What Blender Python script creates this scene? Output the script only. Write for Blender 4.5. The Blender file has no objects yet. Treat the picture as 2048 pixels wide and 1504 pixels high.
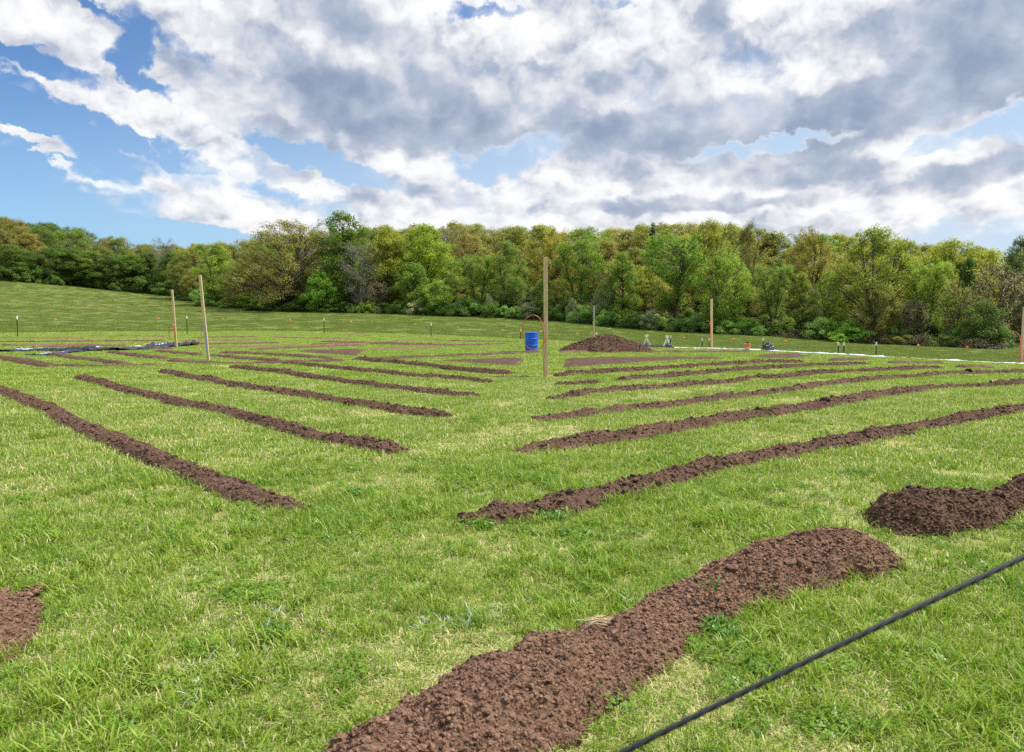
import bpy, math, random
import numpy as np

scene = bpy.context.scene
COL = scene.collection
F = 1500.0                      # focal length in pixels of the 2048 wide photograph
CAMZ = 1.5
PITCH = math.atan((752 - 638) / F)
CP, SP = math.cos(PITCH), math.sin(PITCH)
SUN_EL, SUN_AZ = math.radians(58), math.radians(78)     # azimuth clockwise from +Y
SUN_DIR = (math.sin(SUN_AZ) * math.cos(SUN_EL), math.cos(SUN_AZ) * math.cos(SUN_EL), math.sin(SUN_EL))


def ray(px, py):
    a = (np.asarray(px, float) - 1024) / F
    b = (752 - np.asarray(py, float)) / F
    return a, CP + b * SP, -SP + b * CP


# ------------------------------------------------------------------ noise
def _hash(ix, iy, seed):
    h = (ix.astype(np.int64) * 374761393 + iy.astype(np.int64) * 668265263 + seed * 974711) & 0xFFFFFFFF
    h = ((h ^ (h >> 13)) * 1274126177) & 0xFFFFFFFF
    h = (h ^ (h >> 16)) & 0xFFFFFFFF
    h = ((h ^ (h >> 11)) * 2246822519) & 0xFFFFFFFF
    return ((h ^ (h >> 15)) & 0xFFFFFF) / float(0x1000000)


def perlin(x, y, seed=0):
    x = np.asarray(x, float); y = np.asarray(y, float)
    ix = np.floor(x); iy = np.floor(y)
    fx = x - ix; fy = y - iy
    ux = fx * fx * fx * (fx * (fx * 6 - 15) + 10)
    uy = fy * fy * fy * (fy * (fy * 6 - 15) + 10)

    def g(ox, oy):
        a = _hash(ix + ox, iy + oy, seed) * 2 * math.pi
        return np.cos(a) * (fx - ox) + np.sin(a) * (fy - oy)
    n0 = g(0, 0) * (1 - ux) + g(1, 0) * ux
    n1 = g(0, 1) * (1 - ux) + g(1, 1) * ux
    return (n0 * (1 - uy) + n1 * uy) * 1.5


def fbm(x, y, seed=0, octaves=4, gain=0.5, lac=2.03):
    s = 0; a = 1.0; t = 0
    for k in range(octaves):
        s = s + a * perlin(x, y, seed + 17 * k); t += a
        x = x * lac + 13.7; y = y * lac + 7.1; a *= gain
    return s / t


def worley(x, y, seed=0):
    """distance to nearest feature point and the hash of its cell"""
    x = np.asarray(x, float); y = np.asarray(y, float)
    ix = np.floor(x); iy = np.floor(y)
    best = np.full(x.shape, 9.0); bid = np.zeros(x.shape)
    for ox in (-1, 0, 1):
        for oy in (-1, 0, 1):
            cx = ix + ox + _hash(ix + ox, iy + oy, seed); cy = iy + oy + _hash(ix + ox, iy + oy, seed + 5)
            d = np.hypot(x - cx, y - cy); m = d < best
            best = np.where(m, d, best); bid = np.where(m, _hash(ix + ox, iy + oy, seed + 9), bid)
    return best, bid


# ------------------------------------------------------------------ mesh helpers
def make_mesh(name, verts, quads=None, tris=None, smooth=True, attrs=None):
    verts = np.asarray(verts, np.float32).reshape(-1, 3)
    parts, starts, totals, n = [], [], [], 0
    for arr, k in ((quads, 4), (tris, 3)):
        if arr is None or len(arr) == 0:
            continue
        arr = np.asarray(arr, np.int32).reshape(-1, k)
        parts.append(arr.ravel())
        starts.append(n + np.arange(len(arr), dtype=np.int32) * k)
        totals.append(np.full(len(arr), k, np.int32))
        n += arr.size
    me = bpy.data.meshes.new(name)
    me.vertices.add(len(verts)); me.vertices.foreach_set('co', verts.ravel())
    if parts:
        li = np.concatenate(parts); st = np.concatenate(starts); to = np.concatenate(totals)
        me.loops.add(len(li)); me.loops.foreach_set('vertex_index', li)
        me.polygons.add(len(st)); me.polygons.foreach_set('loop_start', st)
        me.polygons.foreach_set('loop_total', to)
        me.polygons.foreach_set('use_smooth', np.full(len(st), smooth, bool))
    me.update(calc_edges=True)
    for k, v in (attrs or {}).items():
        v = np.asarray(v)
        if v.ndim == 1:
            if v.dtype.kind == 'i':
                at = me.attributes.new(k, 'INT', 'POINT'); at.data.foreach_set('value', v.astype(np.int32))
            else:
                at = me.attributes.new(k, 'FLOAT', 'POINT'); at.data.foreach_set('value', v.astype(np.float32))
        else:
            at = me.attributes.new(k, 'FLOAT_VECTOR', 'POINT'); at.data.foreach_set('vector', v.astype(np.float32).ravel())
    return me


class MB:
    """collects shapes of one part, then links them as one mesh object"""
    def __init__(self):
        self.v, self.q, self.t, self.n = [], [], [], 0

    def add(self, v, q=None, t=None):
        v = np.asarray(v, float).reshape(-1, 3)
        if q is not None and len(q): self.q.append(np.asarray(q, int).reshape(-1, 4) + self.n)
        if t is not None and len(t): self.t.append(np.asarray(t, int).reshape(-1, 3) + self.n)
        self.v.append(v); self.n += len(v)
        return self

    def tube(self, pts, rad, sides=8, caps=True):
        pts = np.asarray(pts, float); m = len(pts)
        rad = np.broadcast_to(np.asarray(rad, float), (m,))
        tan = np.gradient(pts, axis=0); tan /= np.linalg.norm(tan, axis=1, keepdims=True) + 1e-9
        up = np.array([0, 0, 1.0]) if abs(tan[0][2]) < 0.9 else np.array([1.0, 0, 0])
        rings = []
        for k in range(m):
            a = np.cross(tan[k], up); a /= np.linalg.norm(a) + 1e-9
            b = np.cross(a, tan[k]); up = b
            th = np.arange(sides) * 2 * math.pi / sides
            rings.append(pts[k] + rad[k] * (np.cos(th)[:, None] * a + np.sin(th)[:, None] * b))
        v = np.concatenate(rings)
        i = np.arange(m - 1)[:, None] * sides; j = np.arange(sides)[None, :]; j2 = (j + 1) % sides
        q = np.stack([i + j, i + j2, i + sides + j2, i + sides + j], -1).reshape(-1, 4)
        t = []
        if caps:
            v = np.concatenate([v, pts[:1], pts[-1:]]); c0, c1 = m * sides, m * sides + 1
            for k in range(sides):
                t.append((c0, (k + 1) % sides, k)); t.append((c1, (m - 1) * sides + k, (m - 1) * sides + (k + 1) % sides))
        return self.add(v, q, t)

    def lathe(self, prof, seg=24, centre=(0, 0, 0)):
        prof = np.asarray(prof, float); m = len(prof)
        th = np.arange(seg) * 2 * math.pi / seg
        v = np.stack([prof[:, 0:1] * np.cos(th), prof[:, 0:1] * np.sin(th), np.repeat(prof[:, 1:2], seg, 1)], -1).reshape(-1, 3) + np.asarray(centre)
        i = np.arange(m - 1)[:, None] * seg; j = np.arange(seg)[None, :]; j2 = (j + 1) % seg
        q = np.stack([i + j, i + j2, i + seg + j2, i + seg + j], -1).reshape(-1, 4)
        return self.add(v, q)

    def box(self, c, s, rot=None, bevel=0.0):
        c = np.asarray(c, float); h = np.asarray(s, float) / 2
        b = min(bevel, h.min() * 0.45)
        vs, fs = [], []
        sg = [(x, y, z) for x in (-1, 1) for y in (-1, 1) for z in (-1, 1)]
        if b <= 0:
            v = np.array(sg) * h
            q = [(0, 1, 3, 2), (4, 6, 7, 5), (0, 4, 5, 1), (2, 3, 7, 6), (0, 2, 6, 4), (1, 5, 7, 3)]
            if rot is not None: v = v @ np.asarray(rot).T
            return self.add(v + c, q)
        for (x, y, z) in sg:
            s3 = np.array((x, y, z))
            for ax in range(3):
                p = s3 * (h - b); p[ax] = s3[ax] * h[ax]
                vs.append(p)
        idx = lambda x, y, z, ax: (((x > 0) * 4 + (y > 0) * 2 + (z > 0)) * 3 + ax)
        q, t = [], []
        for ax in range(3):
            o = [k for k in range(3) if k != ax]
            for s0 in (-1, 1):
                f = []
                for (a, bb) in ((-1, -1), (1, -1), (1, 1), (-1, 1)):
                    p = [0, 0, 0]; p[ax] = s0; p[o[0]] = a; p[o[1]] = bb
                    f.append(idx(*p, ax))
                q.append(f)
            for a in (-1, 1):
                for bb in (-1, 1):
                    f = []
                    for s0, axx in ((-1, o[0]), (1, o[0]), (1, o[1]), (-1, o[1])):
                        p = [0, 0, 0]; p[ax] = s0; p[o[0]] = a; p[o[1]] = bb
                        f.append(idx(*p, axx))
                    q.append(f)
        for (x, y, z) in sg:
            t.append([idx(x, y, z, k) for k in range(3)])
        v = np.array(vs)
        if rot is not None: v = v @ np.asarray(rot).T
        return self.add(v + c, q, t)

    def mesh(self, name, smooth=False):
        return make_mesh(name, np.concatenate(self.v), np.concatenate(self.q) if self.q else None,
                         np.concatenate(self.t) if self.t else None, smooth)

    def build(self, name, mat, parent=None, smooth=False):
        me = self.mesh(name, smooth)
        if smooth is False or smooth is True:
            pass
        import bmesh
        bm = bmesh.new(); bm.from_mesh(me); bmesh.ops.recalc_face_normals(bm, faces=bm.faces[:]); bm.to_mesh(me); bm.free()
        return link(name, me, mat, parent)


def link(name, me, mat=None, parent=None):
    o = bpy.data.objects.new(name, me); COL.objects.link(o)
    if mat is not None and not me.materials: me.materials.append(mat)
    if parent is not None: o.parent = parent
    return o


def empty(name, loc, rz=0.0):
    o = bpy.data.objects.new(name, None); COL.objects.link(o)
    o.location = [float(c) for c in loc]; o.rotation_euler = (0, 0, rz); o.empty_display_size = 0.3
    return o


def tag(o, label=None, cat=None, group=None, kind=None):
    if label: o['label'] = label
    if cat: o['category'] = cat
    if group: o['group'] = group
    if kind: o['kind'] = kind
    return o


# ------------------------------------------------------------------ node helpers
class NT:
    def __init__(self, tree):
        self.t = tree; self.n = tree.nodes; self.l = tree.links

    def put(self, sock, val):
        if val is None: return
        if isinstance(val, bpy.types.NodeSocket): self.l.new(val, sock)
        elif isinstance(val, bpy.types.Node): self.l.new(val.outputs[0], sock)
        else: sock.default_value = val

    def node(self, typ, ins=None, **props):
        nd = self.n.new(typ)
        for k, v in props.items(): setattr(nd, k, v)
        for k, v in (ins or {}).items(): self.put(nd.inputs[k], v)
        return nd

    def math(self, op, a, b=None, c=None, clamp=False):
        nd = self.node('ShaderNodeMath', operation=op, use_clamp=clamp)
        self.put(nd.inputs[0], a); self.put(nd.inputs[1], b)
        if c is not None: self.put(nd.inputs[2], c)
        return nd.outputs[0]

    def vmath(self, op, a, b=None, out=0, scale=None):
        nd = self.node('ShaderNodeVectorMath', operation=op)
        self.put(nd.inputs[0], a)
        if b is not None: self.put(nd.inputs[1], b)
        if scale is not None: self.put(nd.inputs['Scale'], scale)
        return nd.outputs[out]

    def ramp(self, fac, lo, hi, a=0.0, b=1.0, smooth=True):
        nd = self.node('ShaderNodeMapRange', interpolation_type='SMOOTHSTEP' if smooth else 'LINEAR')
        for k, v in ((0, fac), (1, lo), (2, hi), (3, a), (4, b)): self.put(nd.inputs[k], v)
        return nd.outputs[0]

    def mix(self, fac, a, b, typ='MIX'):
        nd = self.node('ShaderNodeMix', data_type='RGBA', blend_type=typ)
        nd.inputs[0].default_value = 0.5
        self.put(nd.inputs[0], fac)
        self.put(nd.inputs[6], (*a, 1) if isinstance(a, tuple) and len(a) == 3 else a)
        self.put(nd.inputs[7], (*b, 1) if isinstance(b, tuple) and len(b) == 3 else b)
        return nd.outputs[2]

    def noise(self, vec, scale, detail=3.0, rough=0.5, dist=0.0, out=0, dim='3D', w=None):
        nd = self.node('ShaderNodeTexNoise', noise_dimensions=dim)
        self.put(nd.inputs['Vector'], vec)
        for k, v in (('Scale', scale), ('Detail', detail), ('Roughness', rough), ('Distortion', dist)): self.put(nd.inputs[k], v)
        return nd.outputs[out]

    def colramp(self, fac, stops, interp='LINEAR'):
        nd = self.node('ShaderNodeValToRGB'); cr = nd.color_ramp; cr.interpolation = interp
        while len(cr.elements) < len(stops): cr.elements.new(0.5)
        for e, (p, c) in zip(cr.elements, stops): e.position = p; e.color = (*c, 1)
        self.put(nd.inputs[0], fac)
        return nd.outputs[0]


def new_mat(name):
    m = bpy.data.materials.new(name); m.use_nodes = True; m.node_tree.nodes.clear()
    k = NT(m.node_tree); out = k.node('ShaderNodeOutputMaterial')
    return m, k, out


def principled(name, col, rough=0.6, bump=None, spec=0.3, vary=0.0, vscale=8.0, coat=0.0, metal=0.0):
    m, k, out = new_mat(name)
    p = k.node('ShaderNodeBsdfPrincipled', {'Roughness': rough, 'Specular IOR Level': spec, 'Metallic': metal, 'Coat Weight': coat})
    tc = k.node('ShaderNodeTexCoord').outputs['Object']
    if vary > 0:
        n = k.noise(tc, vscale, 5, 0.6)
        dark = tuple(c * (1 - vary) for c in col); lite = tuple(min(1, c * (1 + vary)) for c in col)
        k.put(p.inputs['Base Color'], k.mix(k.ramp(n, 0.3, 0.7), dark, lite))
    else:
        p.inputs['Base Color'].default_value = (*col, 1)
    if bump:
        b = k.node('ShaderNodeBump', {'Strength': bump[1], 'Distance': bump[2], 'Height': k.noise(tc, bump[0], 5, 0.6)})
        k.put(p.inputs['Normal'], b)
    k.l.new(p.outputs[0], out.inputs[0])
    return m


def srgb(r, g, b):
    f = lambda c: (c / 255 / 12.92) if c <= 10 else ((c / 255 + 0.055) / 1.055) ** 2.4
    return (f(r), f(g), f(b))


# ------------------------------------------------------------------ camera
cam_d = bpy.data.cameras.new('camera'); cam = bpy.data.objects.new('camera', cam_d); COL.objects.link(cam)
cam.location = (0, 0, CAMZ); cam.rotation_euler = (math.pi / 2 - PITCH, 0, 0)
cam_d.sensor_width = 36; cam_d.lens = 36 * F / 2048; cam_d.clip_start = 0.05; cam_d.clip_end = 5000
cam_d.dof.use_dof = True; cam_d.dof.focus_distance = 11.0; cam_d.dof.aperture_fstop = 7.0
scene.camera = cam
scene.view_settings.view_transform = 'Standard'; scene.view_settings.look = 'None'
scene.view_settings.exposure = 0.80; scene.view_settings.gamma = 1.0
scene.render.engine = 'CYCLES'
scene.cycles.max_bounces = 7; scene.cycles.diffuse_bounces = 4; scene.cycles.glossy_bounces = 2
scene.cycles.transmission_bounces = 4; scene.cycles.transparent_max_bounces = 6
scene.cycles.use_denoising = False
scene.cycles.sample_clamp_indirect = 4.0
scene.render.film_transparent = False
# ------------------------------------------------------------------ sky and sun
sun_d = bpy.data.lights.new('sun', 'SUN'); sun = bpy.data.objects.new('sun', sun_d); COL.objects.link(sun)
sun_d.energy = 3.9; sun_d.angle = math.radians(0.53); sun_d.color = (1.0, 0.955, 0.88)
sun.rotation_euler = (math.pi / 2 - SUN_EL, 0, -SUN_AZ + math.pi)
sun.location = (40, 20, 60)


def build_world():
    w = bpy.data.worlds.new('World'); scene.world = w; w.use_nodes = True
    w.node_tree.nodes.clear(); k = NT(w.node_tree)
    S = 0.06                       # with the exposure this gives the photographed sky
    G = 0.575
    sky = k.node('ShaderNodeTexSky', sky_type='NISHITA', sun_disc=False)
    sky.sun_elevation = SUN_EL; sky.sun_rotation = SUN_AZ; sky.altitude = 150; sky.air_density = 1.0; sky.dust_density = 0.6; sky.ozone_density = 2.0
    d = k.node('ShaderNodeTexCoord').outputs['Generated']
    sep = k.node('ShaderNodeSeparateXYZ', {0: d})
    dx, dy, dz = sep.outputs
    az = k.math('ARCTAN2', dx, dy)
    el = k.math('MAXIMUM', k.math('ARCSINE', dz), 0.0)
    comb = lambda x, y, z=0.0: k.node('ShaderNodeCombineXYZ', {0: x, 1: y, 2: z}).outputs[0]
    # clouds shrink and flatten towards the horizon
    e1 = k.math('ADD', el, 0.62)
    qx = k.math('MULTIPLY', az, 1.25)
    qy = k.math('MULTIPLY', k.math('LOGARITHM', e1, math.e), 1.35)
    q = comb(qx, qy, 0.37)
    # soft wandering so that no outline stays an ellipse
    wn = k.noise(q, 20.0, 5, 0.6, out=1)
    warp = k.vmath('MULTIPLY', k.vmath('SUBTRACT', wn, (0.5, 0.5, 0.5)), (0.085, 0.055, 0.0))
    ae = k.vmath('ADD', comb(az, el), warp)
    ae2 = k.vmath('ADD', comb(az, el), k.vmath('SCALE', warp, scale=0.6))

    def to_ae(px, py):
        x, y, z = ray(px, py)
        return float(np.arctan2(x, y)), float(np.arctan2(z, np.hypot(x, y)))

    def blobs(vec, lst):
        tot = None
        for (px, py, rx, ry, ang, wgt) in lst:
            a, e = to_ae(px, py)
            m = k.node('ShaderNodeMapping', {0: vec}, vector_type='TEXTURE')
            m.inputs['Location'].default_value = (a, e, 0)
            m.inputs['Rotation'].default_value = (0, 0, -math.radians(ang))
            m.inputs['Scale'].default_value = (1.5 * rx / F, 1.5 * ry / F, 1)
            g = k.node('ShaderNodeTexGradient', {0: m.outputs[0]}, gradient_type='SPHERICAL').outputs[1]
            g = k.ramp(g, 0.06, 0.62)
            tot = k.math('MULTIPLY', g, wgt) if tot is None else k.math('MULTIPLY_ADD', g, wgt, tot)
        return tot

    # away from the photographed part of the sky: ordinary broken cloud
    side = k.ramp(k.math('ABSOLUTE', az), 0.85, 1.3)
    over = k.ramp(el, 0.50, 0.8)
    away = k.math('MAXIMUM', side, over); here = k.math('SUBTRACT', 1.0, away)
    cover = k.math('ADD', k.math('SMOOTH_MIN', blobs(ae, SKY_COVER), 0.82, 0.3), blobs(ae, SKY_GAPS))
    cover = k.math('MULTIPLY_ADD', cover, here, k.math('MULTIPLY', away, 0.42))
    dark = k.math('SMOOTH_MIN', blobs(ae2, SKY_DARK), 1.0, 0.3)
    dark = k.math('MULTIPLY_ADD', dark, here, k.math('MULTIPLY', away, 0.3))

    off = lambda s: k.vmath('ADD', q, (0.35 * s, 1.0 * s, 0.0))
    n1 = k.noise(q, 6.5, 8, 0.57); n1u = k.noise(off(0.045), 6.5, 4, 0.55)
    n2 = k.noise(q, 24.0, 5, 0.56); n2u = k.noise(off(0.014), 24.0, 3, 0.5)
    def puff(vec):
        v = k.node('ShaderNodeTexVoronoi', {'Vector': vec, 'Scale': 13.0, 'Detail': 2.5, 'Roughness': 0.5, 'Lacunarity': 2.3, 'Smoothness': 0.5}, feature='SMOOTH_F1', voronoi_dimensions='2D', normalize=True)
        return v.outputs[0]
    qw = k.vmath('ADD', q, k.vmath('SCALE', k.vmath('SUBTRACT', wn, (0.5, 0.5, 0.5)), scale=0.07))
    pv = puff(qw); pvu = puff(k.vmath('ADD', qw, (0.008, 0.022, 0.0)))
    c1 = k.math('SUBTRACT', n1, 0.5); c2 = k.math('SUBTRACT', n2, 0.5)
    nn = k.math('ADD', k.math('MULTIPLY', c1, 1.35), k.math('MULTIPLY', c2, 0.5))
    nn = k.math('ADD', nn, k.math('MULTIPLY', k.math('SUBTRACT', 0.33, pv), 0.8))
    dens = k.math('ADD', k.math('SUBTRACT', cover, 0.36), nn)
    alpha = k.ramp(dens, -0.22, 0.42)
    thick = k.ramp(dens, 0.0, 0.75)
    # relief: compare the cloud's density with the density a little nearer the sun
    rel = k.math('ADD', k.math('MULTIPLY', k.math('SUBTRACT', n1, n1u), 1.9), k.math('MULTIPLY', k.math('SUBTRACT', n2, n2u), 0.45))
    rel = k.math('ADD', rel, k.math('MULTIPLY', k.math('SUBTRACT', pvu, pv), 1.2))
    # thickness towards the viewer -> grey; the rims stay white
    dn = k.math('ADD', k.math('MULTIPLY', dark, 0.62), k.math('ADD', k.math('MULTIPLY', c1, 0.75), k.math('MULTIPLY', c2, 0.25)))
    dn = k.math('MULTIPLY', dn, k.math('MULTIPLY_ADD', thick, 0.75, 0.25))
    dn = k.math('SUBTRACT', dn, k.math('MULTIPLY', rel, k.math('MULTIPLY_ADD', dark, -0.6, 1.0)))
    shade = k.ramp(dn, -0.30, 0.85, smooth=False)
    ccol = k.colramp(shade, SKY_RAMP)
    # low in the sky the gaps pale out
    skyc = k.mix(1.0, sky.outputs[0], SKY_TINT, 'MULTIPLY')
    low = k.ramp(el, 0.02, 0.30, 1.0, 0.0)
    skyc = k.mix(k.math('MULTIPLY', low, 0.70), skyc, tuple(c * G / S for c in (0.42, 0.70, 0.95)))
    veil = k.math('MULTIPLY', k.ramp(az, -0.75, 0.28), k.ramp(el, 0.10, 0.42, 0.92, 0.15))
    skyc = k.mix(veil, skyc, tuple(c * G / S for c in (0.64, 0.77, 0.92)))
    near_sun = k.ramp(el, 0.46, 0.95, 1.0, 3.2)        # unseen overhead cloud brightened at every azimuth to add soft fill light
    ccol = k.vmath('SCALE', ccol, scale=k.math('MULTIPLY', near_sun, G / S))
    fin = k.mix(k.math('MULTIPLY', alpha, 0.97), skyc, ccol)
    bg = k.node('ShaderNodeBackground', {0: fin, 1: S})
    k.l.new(bg.outputs[0], k.node('ShaderNodeOutputWorld').inputs[0])
    w.cycles.sampling_method = 'NONE'


SKY_TINT = (0.68, 1.0, 1.33)
SKY_RAMP = [(0.0, (1.06, 1.06, 1.06)), (0.22, (0.94, 0.945, 0.96)), (0.40, (0.74, 0.76, 0.815)), (0.58, (0.48, 0.54, 0.66)), (0.78, (0.325, 0.395, 0.535)), (1.0, (0.25, 0.32, 0.46))]
#            px    py   rx   ry  angle weight      (positions in the photograph, turned into compass direction and elevation)
SKY_COVER = [(90, 42, 150, 46, 16, .95), (205, 128, 90, 26, 20, .8), (350, 5, 90, 26, 25, .75), (40, 85, 60, 10, 5, .4),
             (160, 175, 190, 24, 20, .95), (330, 215, 190, 34, 17, .8), (560, 275, 300, 42, 18, .8), (830, 350, 330, 50, 17, .7),
             (420, 165, 150, 90, 15, .75), (700, 150, 420, 180, 10, .8), (1300, 110, 750, 215, 0, .95), (1800, 110, 560, 210, -4, .95), (1250, 240, 260, 80, 0, .5),
             (540, 50, 220, 60, 25, .6),
             (340, 365, 150, 34, 10, .85), (505, 332, 115, 34, 8, .95), (480, 420, 330, 26, 8, .75), (850, 410, 400, 50, 8, .7),
             (1200, 405, 420, 70, 0, .75), (1500, 345, 520, 70, -3, .75), (1985, 312, 120, 75, -10, .95), (1750, 345, 260, 60, 0, .5),
             (90, 283, 80, 12, 14, 1.2), (290, 307, 40, 15, 14, 1.3), (282, 265, 26, 12, 20, 1.3), (170, 347, 34, 9, 20, .9), (1750, 430, 520, 45, 0, .45), (330, 425, 150, 13, 8, .6), (540, 452, 260, 20, 6, .6), (1300, 445, 500, 30, 0, .5)]
SKY_GAPS = [(205, 330, 60, 22, 20, -.7), (120, 375, 160, 40, 10, -.6), (655, 325, 140, 22, 16, -.75), (1025, 312, 100, 26, -16, -.52), (955, 338, 60, 22, 5, -.5), (960, 22, 70, 16, 0, -.6), (1530, 294, 140, 12, -4, -.65),
            (2040, 235, 60, 32, -20, -.9), (1880, 288, 80, 18, -10, -.45), (264, 90, 34, 60, 20, -.65), (60, 118, 100, 18, 16, -.8), (275, 160, 60, 16, 25, -.6), (365, 95, 50, 14, 25, -.5), (150, 250, 150, 16, 16, -.6), (385, 330, 60, 14, 10, -.4), (560, 385, 60, 10, 10, -.3), (180, 12, 50, 10, 20, -.5), (210, 290, 200, 26, 18, -.45), (1230, 2, 50, 10, 0, -.5)]
SKY_DARK = [(530, 215, 200, 50, 14, .5), (840, 235, 220, 70, 12, .8), (830, 280, 110, 30, 8, .35), (560, 115, 110, 40, 20, .5), (640, 8, 140, 45, 15, .55),
            (830, 110, 150, 45, 15, .45), (1190, 200, 260, 55, 0, .45), (1480, 245, 400, 40, -2, .8), (1850, 195, 330, 60, -10, .95), (2000, 120, 150, 80, -10, .4),
            (1890, 35, 170, 45, 0, .6), (1410, 305, 55, 45, 0, .9), (1250, 310, 170, 45, 0, .5), (1620, 345, 140, 22, 0, .65),
            (920, 400, 100, 16, 8, .6), (1400, 408, 220, 16, 0, .65), (1950, 348, 110, 22, -5, .7), (570, 345, 50, 18, 0, .6), (1425, 30, 35, 45, 10, .5)]
build_world()
# ------------------------------------------------------------------ lie of the land
# column of the photograph -> (distance, height of the ground) in metres; between them the land is smooth
LAND = {
    -700: [(0, 0), (40, .1), (70, .8), (120, 6), (190, 17), (300, 36), (420, 46)],
    0:    [(0, 0), (40, 0), (59, 0), (70, .22), (95, 1.2), (130, 3.9), (160, 7.5), (190, 11.4), (240, 19), (290, 26.5), (350, 32), (460, 36)],
    330:  [(0, 0), (59, 0), (85, .03), (120, .95), (160, 3.6), (210, 8.2), (260, 12), (330, 18.5), (420, 23)],
    420:  [(0, 0), (60, 0), (86, 0), (120, 1.3), (165, 4.5), (230, 10), (300, 15), (420, 19)],
    520:  [(0, 0), (60, 0), (90, .05), (120, 1.35), (150, 3.1), (220, 8), (300, 16), (420, 20)],
    700:  [(0, 0), (60, 0), (85, -.05), (110, .9), (145, 2.66), (200, 8), (280, 19), (420, 24)],
    900:  [(0, 0), (50, 0), (75, -.2), (105, .7), (140, 2.0), (200, 8), (280, 20), (420, 25)],
    1100: [(0, 0), (40, 0), (60, -.3), (70, -.42), (100, .1), (130, 1.15), (190, 7.5), (270, 19), (420, 25)],
    1300: [(0, 0), (34, 0), (46, -.22), (60, -.65), (90, -.6), (120, -.4), (180, 6), (260, 17), (420, 23)],
    1500: [(0, 0), (28, 0), (44, -.25), (60, -1.1), (80, -1.25), (110, -1.0), (170, 5), (250, 15.5), (420, 21)],
    1700: [(0, 0), (22, 0), (38, -.32), (60, -1.5), (80, -1.6), (100, -1.6), (150, 3.5), (230, 13), (420, 18)],
    2048: [(0, 0), (16, 0), (30, -.42), (38, -.80), (60, -1.85), (88, -2.05), (120, -1.0), (200, 7.5), (420, 14)],
    2700: [(0, 0), (16, -.1), (30, -.7), (60, -2.2), (90, -2.4), (130, -1.0), (220, 7), (420, 12)],
}
EDGE_LAWN = {-700: 60, 0: 70, 330: 85, 520: 89, 700: 85, 900: 75, 1100: 67, 1300: 55, 1420: 48.5, 1500: 45.2, 1600: 41.8, 1700: 39.2, 1850: 38.4, 2048: 38.3, 2700: 37}
EDGE_WOOD = {-700: 185, 0: 190, 150: 200, 330: 208, 370: 190, 420: 165, 520: 150, 700: 145, 900: 140, 1100: 130, 1300: 120, 1500: 110, 1700: 100, 1900: 92, 2000: 90, 2048: 93, 2700: 90}


def az_of(px): return np.arctan2((np.asarray(px, float) - 1024) / F, 1.0)


R_S = np.concatenate([np.linspace(0, 60, 241), np.linspace(60.5, 460, 600)])
A_S = np.radians(np.linspace(-75, 75, 601))


def _build_land():
    pxs = sorted(LAND); rows = []
    for p in pxs:
        rr, zz = zip(*[(d * math.hypot(1, (p - 1024) / F), z) for d, z in LAND[p]])
        rows.append(np.interp(R_S, rr, zz))
    rows = np.array(rows); a = az_of(pxs)
    tab = np.array([np.interp(A_S, a, rows[:, k]) for k in range(rows.shape[1])])   # (R, A)
    for _ in range(3):                                          # round off the kinks
        kern = np.hanning(27); kern /= kern.sum()
        pad = np.pad(tab, ((0, 0), (13, 13)), mode='edge')
        tab = np.stack([np.convolve(r, kern, 'valid') for r in pad])
        kern = np.hanning(17); kern /= kern.sum()
        pad = np.pad(tab, ((8, 8), (0, 0)), mode='edge')
        tab = np.stack([np.convolve(c, kern, 'valid') for c in pad.T]).T
    return tab


_LAND = _build_land()


def ground_base(x, y):
    x = np.asarray(x, float); y = np.asarray(y, float)
    r = np.hypot(x, y); a = np.arctan2(x, y)
    back = np.clip((np.abs(a) - math.radians(75)) / math.radians(60), 0, 1)
    ac = np.clip(a, A_S[0], A_S[-1] - 1e-6)
    fa = (ac - A_S[0]) / (A_S[1] - A_S[0]); ia = np.clip(fa.astype(int), 0, len(A_S) - 2); ta = fa - ia
    rc = np.clip(r, 0, R_S[-1] - 1e-4)
    ir = np.clip(np.searchsorted(R_S, rc, 'right') - 1, 0, len(R_S) - 2); tr = (rc - R_S[ir]) / (R_S[ir + 1] - R_S[ir])
    z = (_LAND[ir, ia] * (1 - tr) * (1 - ta) + _LAND[ir + 1, ia] * tr * (1 - ta) + _LAND[ir, ia + 1] * (1 - tr) * ta + _LAND[ir + 1, ia + 1] * tr * ta)
    return z * (1 - back)


def ground(x, y):
    x = np.asarray(x, float); y = np.asarray(y, float)
    r = np.hypot(x, y)
    z = ground_base(x, y)
    z = z + 0.020 * perlin(x * 0.9, y * 0.9, 3) * np.clip(r / 4, 0, 1) + 0.012 * perlin(x * 2.7, y * 2.7, 4)
    z = z + np.clip((r - 60) / 60, 0, 1) * 0.16 * perlin(x * 0.07, y * 0.07, 8)
    return z


def edge(tab, x, y):
    ks = sorted(tab); a = np.arctan2(x, y)
    rr = np.array([tab[k] * math.hypot(1, (k - 1024) / F) for k in ks])
    return np.interp(a, az_of(ks), rr)


def at(px, py, fallback=None):
    """the ground point seen at a pixel of the photograph"""
    dx, dy, dz = ray(px, py)
    t = np.concatenate([np.linspace(0.3, 20, 500), np.linspace(20.05, 130, 1500), np.linspace(130.2, 450, 900)])
    x, y, z = t * dx, t * dy, CAMZ + t * dz
    below = z <= ground_base(x, y)
    i = int(np.argmax(below)) if below.any() else (len(t) - 1)
    t0, t1 = t[max(i - 1, 0)], t[i]
    for _ in range(18):
        tm = (t0 + t1) / 2
        if CAMZ + tm * dz <= ground_base(np.array(tm * dx), np.array(tm * dy)): t1 = tm
        else: t0 = tm
    return np.array([t1 * dx, t1 * dy, float(ground(np.array(t1 * dx), np.array(t1 * dy)))])


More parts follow.
